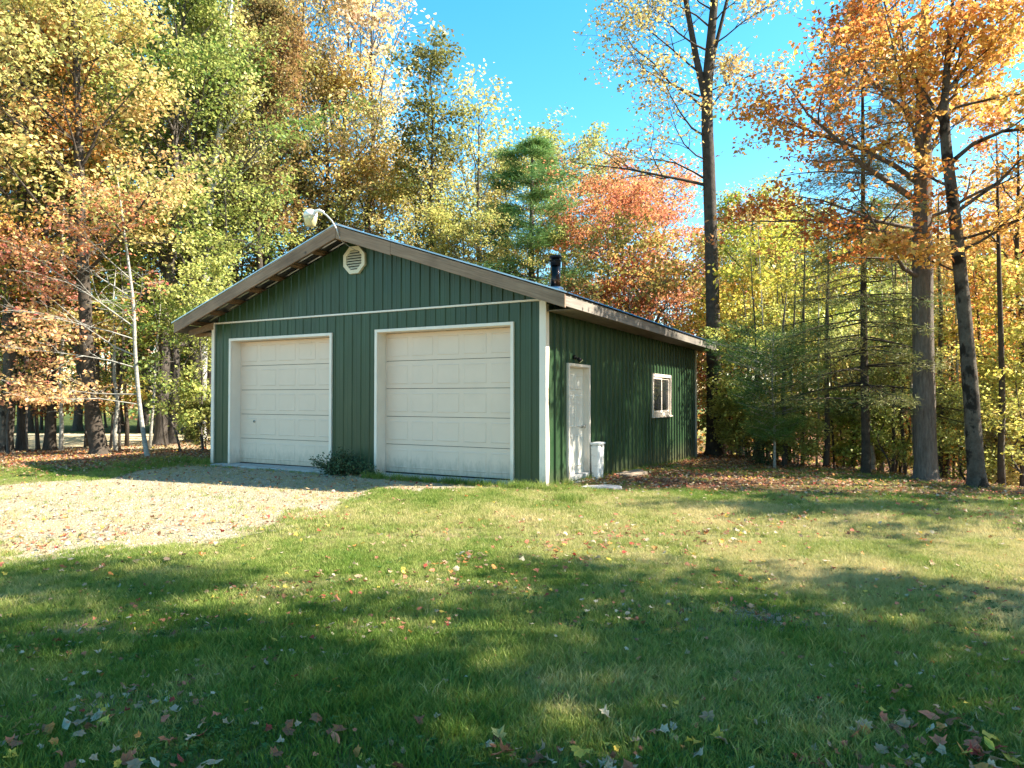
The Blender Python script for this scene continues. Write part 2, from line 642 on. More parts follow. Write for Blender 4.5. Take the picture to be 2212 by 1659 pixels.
# openings in the front: x0, x1, top
LD = (-7.529, -4.603, 2.745)
RD = (-3.525, -0.561, 2.755)
ED = (0.913, 1.942, -0.02, 2.087)                        # entry door y0 y1 z0 z1 in the side wall
WN = (6.105, 7.804, 1.01, 2.064)


def wall_backing():
    fx = [(-GW, LD[0]), (LD[1], RD[0]), (RD[1], 0.0)]
    b = MB()
    for a, c in fx:
        b.box(a, c, 0.03, 0.13, -0.6, 3.05)
    b.box(LD[0], LD[1], 0.03, 0.13, LD[2], 3.05)
    b.box(RD[0], RD[1], 0.03, 0.13, RD[2], 3.05)
    # gable
    y0, y1 = 0.03, 0.13
    P = [(-GW, 3.05), (0, 3.05), (0, ROOFZ(0) - .14), (RX, RZ - .14), (-GW, ROOFZ(-GW) - .14)]
    n = len(P)
    b.add([(x, y0, z) for x, z in P] + [(x, y1, z) for x, z in P],
          [tuple(range(n)), tuple(range(2 * n - 1, n - 1, -1))] + [(i, i + n, (i + 1) % n + n, (i + 1) % n) for i in range(n)])
    b.build('front_wall', M['dark'], G)
    b = MB()
    b.box(-0.13, -0.03, 0.14, ED[0], -1, 3.0)
    b.box(-0.13, -0.03, ED[1], WN[0], -1, 3.0)
    b.box(-0.13, -0.03, WN[1], GL, -1, 3.0)
    b.box(-0.13, -0.03, ED[0], ED[1], ED[3], 3.0)
    b.box(-0.13, -0.03, WN[0], WN[1], -1, WN[2])
    b.box(-0.13, -0.03, WN[0], WN[1], WN[3], 3.0)
    b.build('side_wall', M['dark'], G)
    part('side_wall', M['siding'], G, [(-GW, -GW + .1, 0.14, GL, -.6, 3.0)])
    b = MB()
    y0, y1 = GL, GL + .1
    P = [(-GW, -1.2), (0, -1.2), (0, ROOFZ(0) - .06), (RX, RZ - .08), (-GW, ROOFZ(-GW) - .06)]
    n = len(P)
    b.add([(x, y0, z) for x, z in P] + [(x, y1, z) for x, z in P],
          [tuple(range(n)), tuple(range(2 * n - 1, n - 1, -1))] + [(i, i + n, (i + 1) % n + n, (i + 1) % n) for i in range(n)])
    b.build('rear_wall', M['siding'], G)


wall_backing()


def sheet_profile(b, x0, x1, z0f, z1f, put, rib=0.020, rw=0.05, minor=True):
    """one ribbed pan from x0 to x1; put maps (along, out, z) to a point"""
    w = x1 - x0
    pr = [(0, 0.004)]
    if w > rw + 0.03:
        pr += [(0.004, 0.004), (0.014, rib), (rw - 0.014, rib), (rw, 0.004)]
        if minor and w > 0.17:
            mi = (rw + w) / 2
            pr += [(mi - .012, 0.004), (mi, 0.0075), (mi + .012, 0.004)]
    pr += [(w, 0.004)]
    pts = []
    for dx, o in pr:
        pts.append(put(x0 + dx, o, z0f(x0 + dx)))
        pts.append(put(x0 + dx, o, z1f(x0 + dx)))
    fs = [(2 * i, 2 * i + 2, 2 * i + 3, 2 * i + 1) for i in range(len(pr) - 1)]
    b.add(pts, fs)
    # edges turned in
    a = put(x0, -0.025, z0f(x0)), put(x0, -0.025, z1f(x0))
    c = put(x1, -0.025, z0f(x1)), put(x1, -0.025, z1f(x1))
    k = len(pts)
    b.add([pts[0], pts[1], a[1], a[0], pts[-2], pts[-1], c[1], c[0]], [(0, 1, 2, 3), (4, 7, 6, 5), (0, 3, 7, 4), (1, 5, 6, 2)])


def cut(a, c, holes):
    segs = [(a, c)]
    for h0, h1 in holes:
        out = []
        for s0, s1 in segs:
            if h1 <= s0 or h0 >= s1:
                out.append((s0, s1))
            else:
                if h0 > s0:
                    out.append((s0, h0))
                if h1 < s1:
                    out.append((h1, s1))
        segs = out
    return [s for s in segs if s[1] - s[0] > 0.006]


put_f = lambda x, o, z: (x, -o, z)
put_s = lambda y, o, z: (o, y, z)
PF = 0.2150
nb = int(math.ceil((GW - 0.08) / PF))
for i in range(nb):
    a = -GW + 0.04 + i * PF
    c = min(a + PF, -0.075)
    # lower wall
    b = MB()
    for s0, s1 in cut(a, c, [(LD[0], LD[1]), (RD[0], RD[1])]):
        sheet_profile(b, s0, s1, lambda x: -0.05, lambda x: 3.075, put_f)
    for d in (LD, RD):
        s0, s1 = max(a, d[0]), min(c, d[1])
        if s1 - s0 > 0.006:
            sheet_profile(b, s0, s1, lambda x, d=d: d[2], lambda x: 3.075, put_f)
    b.build('siding_panel', M['siding'], G)
    b = MB()
    a2, c2 = a + 0.09, c + 0.09
    if a2 < RX < c2:
        sheet_profile(b, a2, RX, lambda x: 3.12, lambda x: ROOFZ(x) - 0.125, put_f, rw=0.045)
        sheet_profile(b, RX, c2, lambda x: 3.12, lambda x: ROOFZ(x) - 0.125, put_f, rw=0.03)
    else:
        c2 = min(c2, -0.01)
        if c2 > a2:
            sheet_profile(b, a2, c2, lambda x: 3.12, lambda x: max(ROOFZ(x) - 0.125, 3.122), put_f)
    if b.v:
        b.build('siding_panel', M['siding'], G)
PS = 0.2790
nb = int(math.ceil((GL - 0.12) / PS))
for i in range(nb):
    a = 0.08 + i * PS
    c = min(a + PS, GL - 0.05)
    b = MB()
    zb = lambda y: -0.06 - 0.045 * y
    zt = lambda y: ROOFZ(0) - 0.06
    for s0, s1 in cut(a, c, [(ED[0], ED[1]), (WN[0], WN[1])]):
        sheet_profile(b, s0, s1, zb, zt, put_s, rib=0.038, rw=0.085)
    for h0, h1, z0, z1 in (ED, WN):
        s0, s1 = max(a, h0), min(c, h1)
        if s1 - s0 > 0.006:
            sheet_profile(b, s0, s1, lambda y, z1=z1: z1, zt, put_s, rib=0.038, rw=0.085)
            if z0 > 0.1:
                b2 = MB()
                sheet_profile(b2, s0, s1, zb, lambda y, z0=z0: z0, put_s, rib=0.038, rw=0.085)
                b2.build('siding_panel', M['siding'], G)
    b.build('siding_panel', M['siding'], G)

# trims
part('gable_trim', M['white'], G, [(-GW - 0.0, -0.075, -0.034, 0.03, 3.078, 3.112)], 0.004)
for nm, x0, x1 in (('corner_trim', -0.075, 0.045), ('corner_trim', -GW - 0.045, -GW + 0.04)):
    b = MB()
    if x1 > 0:
        b.box(x0, x1, -0.036, -0.006, 0.0, 3.08)
        zs = [-0.03, 0.4, 0.75, 0.95, 1.5, 2.2, 3.02]
        for z0, z1 in zip(zs[:-1], zs[1:]):
            d0 = 0.012 * math.sin(z0 * 3.1)
            d1 = 0.012 * math.sin(z1 * 3.1)
            b.hexa([(0.008, -0.006, z0), (0.047, -0.006, z0), (0.047 + d0, 0.078, z0), (0.008, 0.078, z0),
                    (0.008, -0.006, z1), (0.047, -0.006, z1), (0.047 + d1, 0.078, z1), (0.008, 0.078, z1)])
    else:
        b.box(x0, x1, -0.036, -0.006, 0.03, 3.08)
        b.box(x0, x0 + .03, -0.006, 0.08, 0.03, 3.02)
    b.build(nm, M['white'], G)
part('corner_trim', M['white'], G, [(0.0, 0.045, GL - 0.05, GL + 0.02, -0.45, 2.95)])


# overhead doors
def overhead_door(d, label, lock):
    x0, x1, zt = d
    zb = 0.06
    fr = part('garage_door', M['doorback'], G, [(x0 + 0.06, x1 - 0.06, 0.262, 0.285, zb, zt - 0.05)])
    fr['label'] = label
    t = 0.055
    # casing on the wall face
    b = MB()
    b.box(x0 - 0.004, x0 + t, -0.045, 0.0, zb - 0.02, zt)
    b.box(x1 - t, x1 + 0.004, -0.045, 0.0, zb - 0.06, zt)
    b.box(x0 + t, x1 - t, -0.045, 0.0, zt - t, zt)
    b.build('door_casing', M['white'], fr, 0.003)
    b = MB()
    b.box(x0 + 0.02, x0 + t + 0.002, 0.0, 0.26, zb - 0.02, zt - 0.02)
    b.box(x1 - t - 0.002, x1 - 0.02, 0.0, 0.26, zb - 0.05, zt - 0.02)
    b.box(x0 + t + 0.002, x1 - t - 0.002, 0.0, 0.26, zt - t - 0.004, zt - 0.02)
    b.build('door_jamb', M['white'], fr)
    # five sections, each with five raised panels
    w0, w1 = x0 + t + 0.004, x1 - t - 0.004
    H = (zt - t - 0.006 - zb) / 5
    for i in range(5):
        z0 = zb + i * H
        b = MB()
        b.box(w0, w1, 0.222, 0.26, z0 + 0.005, z0 + H - 0.005)
        n = 5
        pw = (w1 - w0) / n
        for k in range(n):
            a, c = w0 + k * pw + 0.045, w0 + (k + 1) * pw - 0.045
            zl, zh = z0 + 0.085, z0 + H - 0.085
            # moulded rim and raised field
            y = 0.222
            o = [(a, y - .001, zl), (c, y - .001, zl), (c, y - .001, zh), (a, y - .001, zh)]
            q = 0.016
            r = [(a + q, y - .007, zl + q), (c - q, y - .007, zl + q), (c - q, y - .007, zh - q), (a + q, y - .007, zh - q)]
            q2 = 0.034
            r2 = [(a + q2, y - .004, zl + q2), (c - q2, y - .004, zl + q2), (c - q2, y - .004, zh - q2), (a + q2, y - .004, zh - q2)]
            b.add(o + r + r2, [(j, (j + 1) % 4, 4 + (j + 1) % 4, 4 + j) for j in range(4)] +
                  [(4 + j, 4 + (j + 1) % 4, 8 + (j + 1) % 4, 8 + j) for j in range(4)] + [(8, 9, 10, 11)])
        b.build('door_section', M['cream'], fr)
    part('bottom_seal', M['black'], fr, [(w0, w1, 0.23, 0.262, zb - 0.03, zb - 0.001)])
    if lock:
        b = MB()
        b.tube([(-7.0 - .02, 0.222, 0.955), (-7.0 - .02, 0.200, 0.955)], 0.028, 12)
        b.tube([(-7.0 - .02, 0.201, 0.955), (-7.0 - .02, 0.192, 0.955)], 0.014, 8)
        b.build('door_lock', M['brass'], fr)
    return fr


overhead_door(LD, 'left overhead door with a round lock', True)
overhead_door(RD, 'right overhead door without a lock', False)
part('threshold', M['concrete'], G, [(LD[0] - 0.25, LD[1] + 0.12, -0.30, 0.30, -0.25, 0.045)], 0.01)
part('threshold', M['concrete'], G, [(RD[0] - 0.12, RD[1] + 0.12, -0.28, 0.30, -0.25, 0.040)], 0.01)
part('foundation', M['concrete'], G, [(-GW, 0.02, -0.012, 0.12, -0.4, -0.055)])


# entry door in the side wall
def entry_door():
    y0, y1, z0, z1 = ED
    z0 = 0.02
    dd = part('entry_door', M['manwhite'], G, [(-0.115, -0.075, y0 + 0.06, y1 - 0.06, z0 + 0.05, z1 - 0.05)])
    b = MB()
    for a, c in ((y0 + .03, y0 + 0.065), (y1 - 0.065, y1 - .03)):
        b.box(-0.13, 0.0, a, c, z0, z1 - .03)
    b.box(-0.13, 0.0, y0 + 0.065, y1 - 0.065, z1 - 0.065, z1 - .03)
    b.build('door_jamb', M['white'], dd)
    b = MB()
    b.box(0.0, 0.050, y0 - .006, y0 + 0.052, z0 - .04, z1)
    b.box(0.0, 0.050, y1 - 0.052, y1 + .006, z0 - .04, z1)
    b.box(0.0, 0.050, y0 + 0.052, y1 - 0.052, z1 - 0.052, z1)
    b.build('door_casing', M['white'], dd, 0.003)
    part('door_sill', M['conduit'], dd, [(-0.13, 0.055, y0 + 0.052, y1 - 0.052, z0 - .03, z0 + .045)])
    part('door_step', M['concrete'], dd, [(0.0, 0.16, y0 + 0.0, y1 - 0.0, z0 - .30, z0 - .045)])
    # six moulded panels
    b = MB()
    ya, yb = y0 + .07, y1 - .07
    m_ = (ya + yb) / 2
    for zl, zh in ((0.20, 0.78), (0.92, 1.52), (1.62, 1.90)):
        for a, c in ((ya + .10, m_ - .045), (m_ + .045, yb - .10)):
            X = -0.075
            o = [(X + .001, a, zl), (X + .001, c, zl), (X + .001, c, zh), (X + .001, a, zh)]
            q = .018
            r = [(X + .012, a + q, zl + q), (X + .012, c - q, zl + q), (X + .012, c - q, zh - q), (X + .012, a + q, zh - q)]
            q = .04
            r2 = [(X + .005, a + q, zl + q), (X + .005, c - q, zl + q), (X + .005, c - q, zh - q), (X + .005, a + q, zh - q)]
            b.add(o + r + r2, [(j, (j + 1) % 4, 4 + (j + 1) % 4, 4 + j) for j in range(4)] +
                  [(4 + j, 4 + (j + 1) % 4, 8 + (j + 1) % 4, 8 + j) for j in range(4)] + [(8, 9, 10, 11)])
    b.build('door_panel', M['manwhite'], dd)
    b = MB()
    ky = y1 - 0.135
    b.tube([(-0.075, ky, 0.93), (-0.06, ky, 0.93), (-0.055, ky, 0.93), (-0.035, ky, 0.93)], [0.030, 0.030, 0.012, 0.012], 10)
    b.tube([(-0.036, ky, 0.93), (-0.026, ky, 0.93), (-0.008, ky, 0.93), (0.002, ky, 0.93)], [0.014, 0.027, 0.030, 0.018], 12)
    b.build('door_knob', M['brass'], dd)


entry_door()


def side_window():
    y0, y1, z0, z1 = WN
    w = part('window', M['white'], G, [(-0.02, 0.045, y0, y0 + .075, z0, z1), (-0.02, 0.045, y1 - .075, y1, z0, z1),
                                       (-0.02, 0.045, y0 + .075, y1 - .075, z1 - .075, z1), (-0.02, 0.055, y0 + .075, y1 - .075, z0, z0 + .085)], 0.004)
    ym = (y0 + y1) / 2 - .02
    for a, c, X in ((y0 + .08, ym + .03, 0.012), (ym - .01, y1 - .08, -0.012)):
        s = part('sash', M['white'], w, [(X - .01, X + .012, a, a + .045, z0 + .09, z1 - .08), (X - .01, X + .012, c - .045, c, z0 + .09, z1 - .08),
                                         (X - .01, X + .012, a + .045, c - .045, z1 - .125, z1 - .08), (X - .01, X + .012, a + .045, c - .045, z0 + .09, z0 + .14)])
        part('window_pane', M['glass'], w, [(X - .003, X + .003, a + .045, c - .045, z0 + .14, z1 - .125)])
    part('window_sill', M['white'], w, [(0.0, 0.085, y0 - .02, y1 + .02, z0 - .035, z0 - .001)], 0.004)


side_window()


# roof: ribbed sheets on both slopes
def roof_panels():
    n = 13
    y0, y1 = OY0 - 0.035, OY1 + 0.03
    w = (y1 - y0) / n
    for side in (1, -1):
        xe = RX + side * (OX - RX + 0.035)
        for i in range(n):
            a = y0 + i * w
            b = MB()
            pr = []
            for k in range(4):
                s = a + k * w / 4
                pr += [(s, 0.0), (s + .012, 0.020), (s + .034, 0.020), (s + .046, 0.0)]
            pr += [(a + w, 0.0)]
            pts = []
            for y, o in pr:
                pts += [(RX, y, RZ + o + .004), (xe, y, ROOFZ(xe) + o + .004)]
            fs = [(2 * j, 2 * j + 1, 2 * j + 3, 2 * j + 2) for j in range(len(pr) - 1)]
            b.add(pts, fs)
            m = len(pts)
            b.add([(p[0], p[1], p[2] - .003) for p in pts], fs)
            b.build('roof_panel', M['roof'], G)
    b = MB()
    e = 0.16
    b.hexa([(RX - e, y0 - .01, ROOFZ(RX - e) + .027), (RX, y0 - .01, RZ + .03), (RX, y1 + .01, RZ + .03), (RX - e, y1 + .01, ROOFZ(RX - e) + .027),
            (RX - e, y0 - .01, ROOFZ(RX - e) + .033), (RX, y0 - .01, RZ + .04), (RX, y1 + .01, RZ + .04), (RX - e, y1 + .01, ROOFZ(RX - e) + .033)])
    b.hexa([(RX, y0 - .01, RZ + .03), (RX + e, y0 - .01, ROOFZ(RX + e) + .027), (RX + e, y1 + .01, ROOFZ(RX + e) + .027), (RX, y1 + .01, RZ + .03),
            (RX, y0 - .01, RZ + .04), (RX + e, y0 - .01, ROOFZ(RX + e) + .033), (RX + e, y1 + .01, ROOFZ(RX + e) + .033), (RX, y1 + .01, RZ + .04)])
    b.build('ridge_cap', M['roof'], G)
    for side in (1, -1):
        xe = RX + side * (OX - RX + 0.03)
        b = MB()
        zr, ze = RZ + .006, ROOFZ(xe) + .006
        P = [(RX, OY0 - .044, zr - .004), (xe, OY0 - .044, ze - .004), (xe, OY0 - .036, ze - .004), (RX, OY0 - .036, zr - .004)]
        T = [(p[0], p[1], p[2] + .022) for p in P]
        b.hexa(P + T)
        b.build('edge_flashing', M['roof'], G)


roof_panels()


def rake(name, xa, xb, y0, y1, dep, gap=0.02, m='wood', label=None):
    za, zb = ROOFZ(xa) - gap, ROOFZ(xb) - gap
    b = MB()
    o = min(xa, xb)
    P = [(xa, y0, za - dep), (xb, y0, zb - dep), (xb, y1, zb - dep), (xa, y1, za - dep), (xa, y0, za), (xb, y0, zb), (xb, y1, zb), (xa, y1, za)]
    # board modelled along its own x axis so the grain follows it
    ang = math.atan2(zb - za, xb - xa)
    ca, sa = math.cos(-ang), math.sin(-ang)
    L = [((p[0] - xa) * ca - (p[2] - za) * sa, p[1] - y0, (p[0] - xa) * sa + (p[2] - za) * ca) for p in P]
    b.hexa(L)
    ob = b.build(name, M[m], G, 0.004)
    ob.location = (xa, y0, za)
    ob.rotation_euler = (0, -ang, 0)
    if label:
        ob['label'] = label
    return ob


rake('rake_board', RX + 0.003, -2.75, OY0 - .034, OY0 + 0.004, 0.235)
rake('rake_board', -2.745, OX, OY0 - .034, OY0 + 0.004, 0.215)
rake('rake_board', -GW - 0.58 - .001, RX - 0.003, OY0 - .034, OY0 + 0.004, 0.225)
rake('rake_board', RX + 0.003, OX, OY1 - 0.04, OY1, 0.22)
rake('rake_board', -8.63, RX - 0.003, OY1 - 0.04, OY1, 0.22)
for x, y0, y1 in ((OX - 0.036, OY0 + 0.006, 3.4), (OX - 0.036, 3.405, 7.5), (OX - 0.036, 7.505, OY1 - .041), (-8.67, OY0 + 0.006, OY1 - .041)):
    b = MB()
    z1 = ROOFZ(x + .018) - 0.028
    b.box(x, x + 0.036, y0, y1, z1 - 0.185, z1)
    b.build('eave_board', M['woody'], G, 0.003)
# soffit under the right eave and purlins under the front overhang
part('soffit', M['woody'], G, [(0.05, OX - 0.037, 0.0, OY1 - .05, 2.90, 2.915)])
for side in (1, -1):
    for k in range(8):
        d = 0.28 + k * 0.60
        x = RX + side * d
        z = ROOFZ(x) - 0.006
        b = MB()
        s = -side * SL
        b.hexa([(x - .045, OY0 + .006, z - .06 - .045 * s), (x + .045, OY0 + .006, z - .06 + .045 * s), (x + .045, 0.25, z - .06 + .045 * s), (x - .045, 0.25, z - .06 - .045 * s),
                (x - .045, OY0 + .006, z - .045 * s), (x + .045, OY0 + .006, z + .045 * s), (x + .045, 0.25, z + .045 * s), (x - .045, 0.25, z - .045 * s)])
        b.build('purlin', M['purlin'], G)
b = MB()
b.hexa([(-8.45, -0.35, 2.80), (-8.40, -0.37, 2.80), (-8.02, -0.02, 2.98), (-8.06, 0.0, 2.98),
        (-8.45, -0.35, 2.93), (-8.40, -0.37, 2.93), (-8.02, -0.02, 3.13), (-8.06, 0.0, 3.13)])
b.build('brace', M['purlin'], G)
part('brace', M['purlin'], G, [(-8.63, -8.10, -0.04, -0.001, 2.82, 2.90)])

# gable vent
vc = (-4.03, 4.125)
vent = MB()
Rr, rr = 0.285, 0.205
def octo(r, y):
    return [(vc[0] + r * math.cos(PI / 8 + k * PI / 4), y, vc[1] + r * math.sin(PI / 8 + k * PI / 4)) for k in range(8)]
vent.add(octo(Rr, -0.062) + octo(rr, -0.062) + octo(Rr + .004, -0.01) + octo(rr, -0.02),
         [(k, (k + 1) % 8, 8 + (k + 1) % 8, 8 + k) for k in range(8)] + [(k, 16 + k, 16 + (k + 1) % 8, (k + 1) % 8) for k in range(8)] +
         [(8 + k, 8 + (k + 1) % 8, 24 + (k + 1) % 8, 24 + k) for k in range(8)])
vent = vent.build('gable_vent', M['ventcream'], G)
part('vent_back', M['dark'], vent, [(vc[0] - .19, vc[0] + .19, -.024, -.018, vc[1] - .19, vc[1] + .19)])
for k in range(7):
    z = vc[1] - 0.165 + k * 0.052
    hw = min(rr * math.cos(PI / 8), (rr * math.cos(PI / 8) + rr * math.sin(PI / 8)) - abs(z + .015 - vc[1])) - .002
    b = MB()
    b.hexa([(vc[0] - hw, -.060, z - .002), (vc[0] + hw, -.060, z - .002), (vc[0] + hw, -.026, z + .030), (vc[0] - hw, -.026, z + .030),
            (vc[0] - hw, -.060, z + .006), (vc[0] + hw, -.060, z + .006), (vc[0] + hw, -.026, z + .036), (vc[0] - hw, -.026, z + .036)])
    b.build('slat', M['ventcream'], vent)

# yard light on a bent arm at the ridge
b = MB()
arm = [(-3.93, OY0 - .05, 4.47), (-3.96, OY0 - .06, 4.58), (-4.03, -0.67, 4.74), (-4.12, -0.72, 4.85), (-4.24, -0.75, 4.92), (-4.36, -0.75, 4.94)]
b.tube(arm, 0.015, 8)
yl = b.build('yard_light', M['conduit'], G)
yl['label'] = 'dusk to dawn lamp on a bent arm at the ridge'
b = MB()
b.tube([(-4.48, -.75, 4.845), (-4.48, -.75, 4.895), (-4.48, -.75, 4.955), (-4.48, -.75, 4.985)], [0.128, 0.135, 0.105, 0.06], 10)
b.tube([(-4.42, -.75, 4.93), (-4.26, -.75, 4.945), (-4.16, -.74, 4.90)], [0.045, 0.028, 0.020], 8)
b.build('lamp_housing', M['lampwhite'], yl)
b = MB()
b.tube([(-4.48, -.75, 4.846), (-4.48, -.75, 4.80), (-4.48, -.75, 4.675), (-4.48, -.75, 4.668)], [0.122, 0.120, 0.088, 0.075], 16)
b.build('lamp_lens', M['lens'], yl)
b = MB()
b.tube([(-3.93, OY0 - .05, 4.47), (-3.90, -.55, 4.38), (-3.84, -.42, 4.30), (-3.78, -.30, 4.24), (-3.77, -.2, 4.23)], 0.006, 5)
b.build('wire', M['conduit'], yl)
b = MB()
b.tube([(-3.86, -.05, 4.50), (-3.87, -.08, 4.44), (-3.82, -.09, 4.40), (-3.80, -.06, 4.46)], 0.007, 5)
b.build('wire', M['white'], yl)

# stove pipe through the right slope
px, py = -1.155, 3.0
b = MB()
b.tube([(px, py, ROOFZ(px) - .05), (px, py, 4.30)], 0.108, 20)
sp = b.build('stove_pipe', M['steel'], G)
b = MB()
b.tube([(px, py, 4.27), (px, py, 4.36), (px, py, 4.37)], [0.112, 0.112, 0.118], 20)
b.tube([(px, py, 4.37), (px, py, 4.385), (px, py, 4.39), (px, py, 4.43)], [0.135, 0.135, 0.09, 0.09], 20)
b.tube([(px, py, 4.43), (px, py, 4.455), (px, py, 4.485), (px, py, 4.495)], [0.128, 0.14, 0.125, 0.06], 20)
b.build('pipe_cap', M['black'], sp)
b = MB()
b.tube([(px, py, ROOFZ(px) + .02), (px, py, 3.80), (px, py, 3.83)], [0.20, 0.165, 0.112], 20)
b.build('flashing', M['bluesteel'], sp)

# motion light over the entry door
b = MB()
b.tube([(0.0, 1.22, 2.20), (0.05, 1.22, 2.20)], 0.045, 10)
b.tube([(0.05, 1.22, 2.20), (0.09, 1.24, 2.17)], 0.014, 6)
b.tube([(0.08, 1.235, 2.19), (0.13, 1.26, 2.13)], [0.028, 0.048], 10)
ml = b.build('wall_lamp', M['black'], G)
b = MB()
b.tube([(0.131, 1.261, 2.129), (0.138, 1.265, 2.120)], 0.042, 10)
b.build('lamp_lens', M['lens'], ml)

# ------------------------------------------------------------------ small things by the garage
wb = empty('storage_bin', (0.15, 2.06, ter1(.15, 2.06)), 'tall white plastic bin standing against the green wall beside the entry door', 'bin')
b = MB()
b.hexa([(-.08, -.14, 0.0), (.06, -.14, 0.0), (.06, .14, 0.0), (-.08, .14, 0.0), (-.09, -.16, .64), (.08, -.16, .64), (.08, .16, .64), (-.09, .16, .64)])
b.build('bin_body', M['plastic'], wb, 0.02)
part('lid', M['plastic'], wb, [(-.10, .095, -.175, .175, .642, .69)], 0.015)
part('latch', M['conduit'], wb, [(.096, .104, -.03, .03, .62, .68)])

pl = []
for (x, y, rz, L, lab) in ((0.42, 3.15, R(74), .80, 'upper weathered plank lying on the leaf litter below the side wall'),
                           (0.60, 2.90, R(66), 0.62, 'short front plank lying in fallen leaves beside the side wall')):
    b = MB()
    b.box(-L / 2, L / 2, -.07, .07, 0, .045)
    o = b.build('wooden_plank', M['plank'], None, 0.004)
    o.location = (x, y, ter1(x, y) + 0.035)
    o.rotation_euler = (R(4), R(-2), rz)
    tagp(o, lab, 'plank')

b = MB()
rs = random.Random(5)
n = 11
ring = [(math.cos(2 * PI * k / n) * (0.34 + rs.uniform(-.06, .04)), math.sin(2 * PI * k / n) * (0.24 + rs.uniform(-.05, .03))) for k in range(n)]
b.add([(x, y, 0) for x, y in ring] + [(x * .96, y * .96, .05 + rs.uniform(-.004, .004)) for x, y in ring],
      [tuple(range(n))[::-1], tuple(range(n, 2 * n))] + [(k, (k + 1) % n, n + (k + 1) % n, n + k) for k in range(n)])
o = b.build('stepping_stone', M['stone'], None, 0.008)
o.location = (0.88, 0.34, ter1(.88, .34) - 0.012)
o.rotation_euler = (0, 0, R(38))
tagp(o, 'flat grey stone slab set in the grass in front of the entry door', 'paving stone')
b = MB()
for k in range(5):
    x, y = rs.uniform(-.12, .12), rs.uniform(-.08, .08)
    r = rs.uniform(.03, .06)
    if k:
        continue
    b.tube([(0, 0, -.02), (0, 0, .02), (.01, 0, .06), (.015, 0, .075)], [.08, .10, .075, .03], 8)
o = b.build('rock', M['stone'], None)
o.location = (-0.22, -0.16, ter1(-.2, -.2))
o.scale = (1.5, .8, .8)
tagp(o, 'small dark rock at the foot of the white corner trim', 'rock')


# ------------------------------------------------------------------ fast mesh from arrays
def quads_mesh(name, V, m, tone=None, tri=False):
    """V: (n,4,3) quads"""
    n, k = V.shape[0], V.shape[1]
    me = bpy.data.meshes.new(name)
    me.vertices.add(n * k)
    me.vertices.foreach_set('co', V.astype(np.float32).ravel())
    me.loops.add(n * k)
    me.loops.foreach_set('vertex_index', np.arange(n * k, dtype=np.int32))
    me.polygons.add(n)
    me.polygons.foreach_set('loop_start', np.arange(n, dtype=np.int32) * k)
    me.materials.append(m)
    me.update(calc_edges=True)
    if tone is not None:
        a = me.attributes.new('tone', 'FLOAT_COLOR', 'POINT')
        T = np.ones((n, k, 4), np.float32)
        T[:, :, :3] = tone[:, None, :]
        a.data.foreach_set('color', T.ravel())
    return me


def nrm(a):
    return a / (np.linalg.norm(a, axis=-1, keepdims=True) + 1e-9)


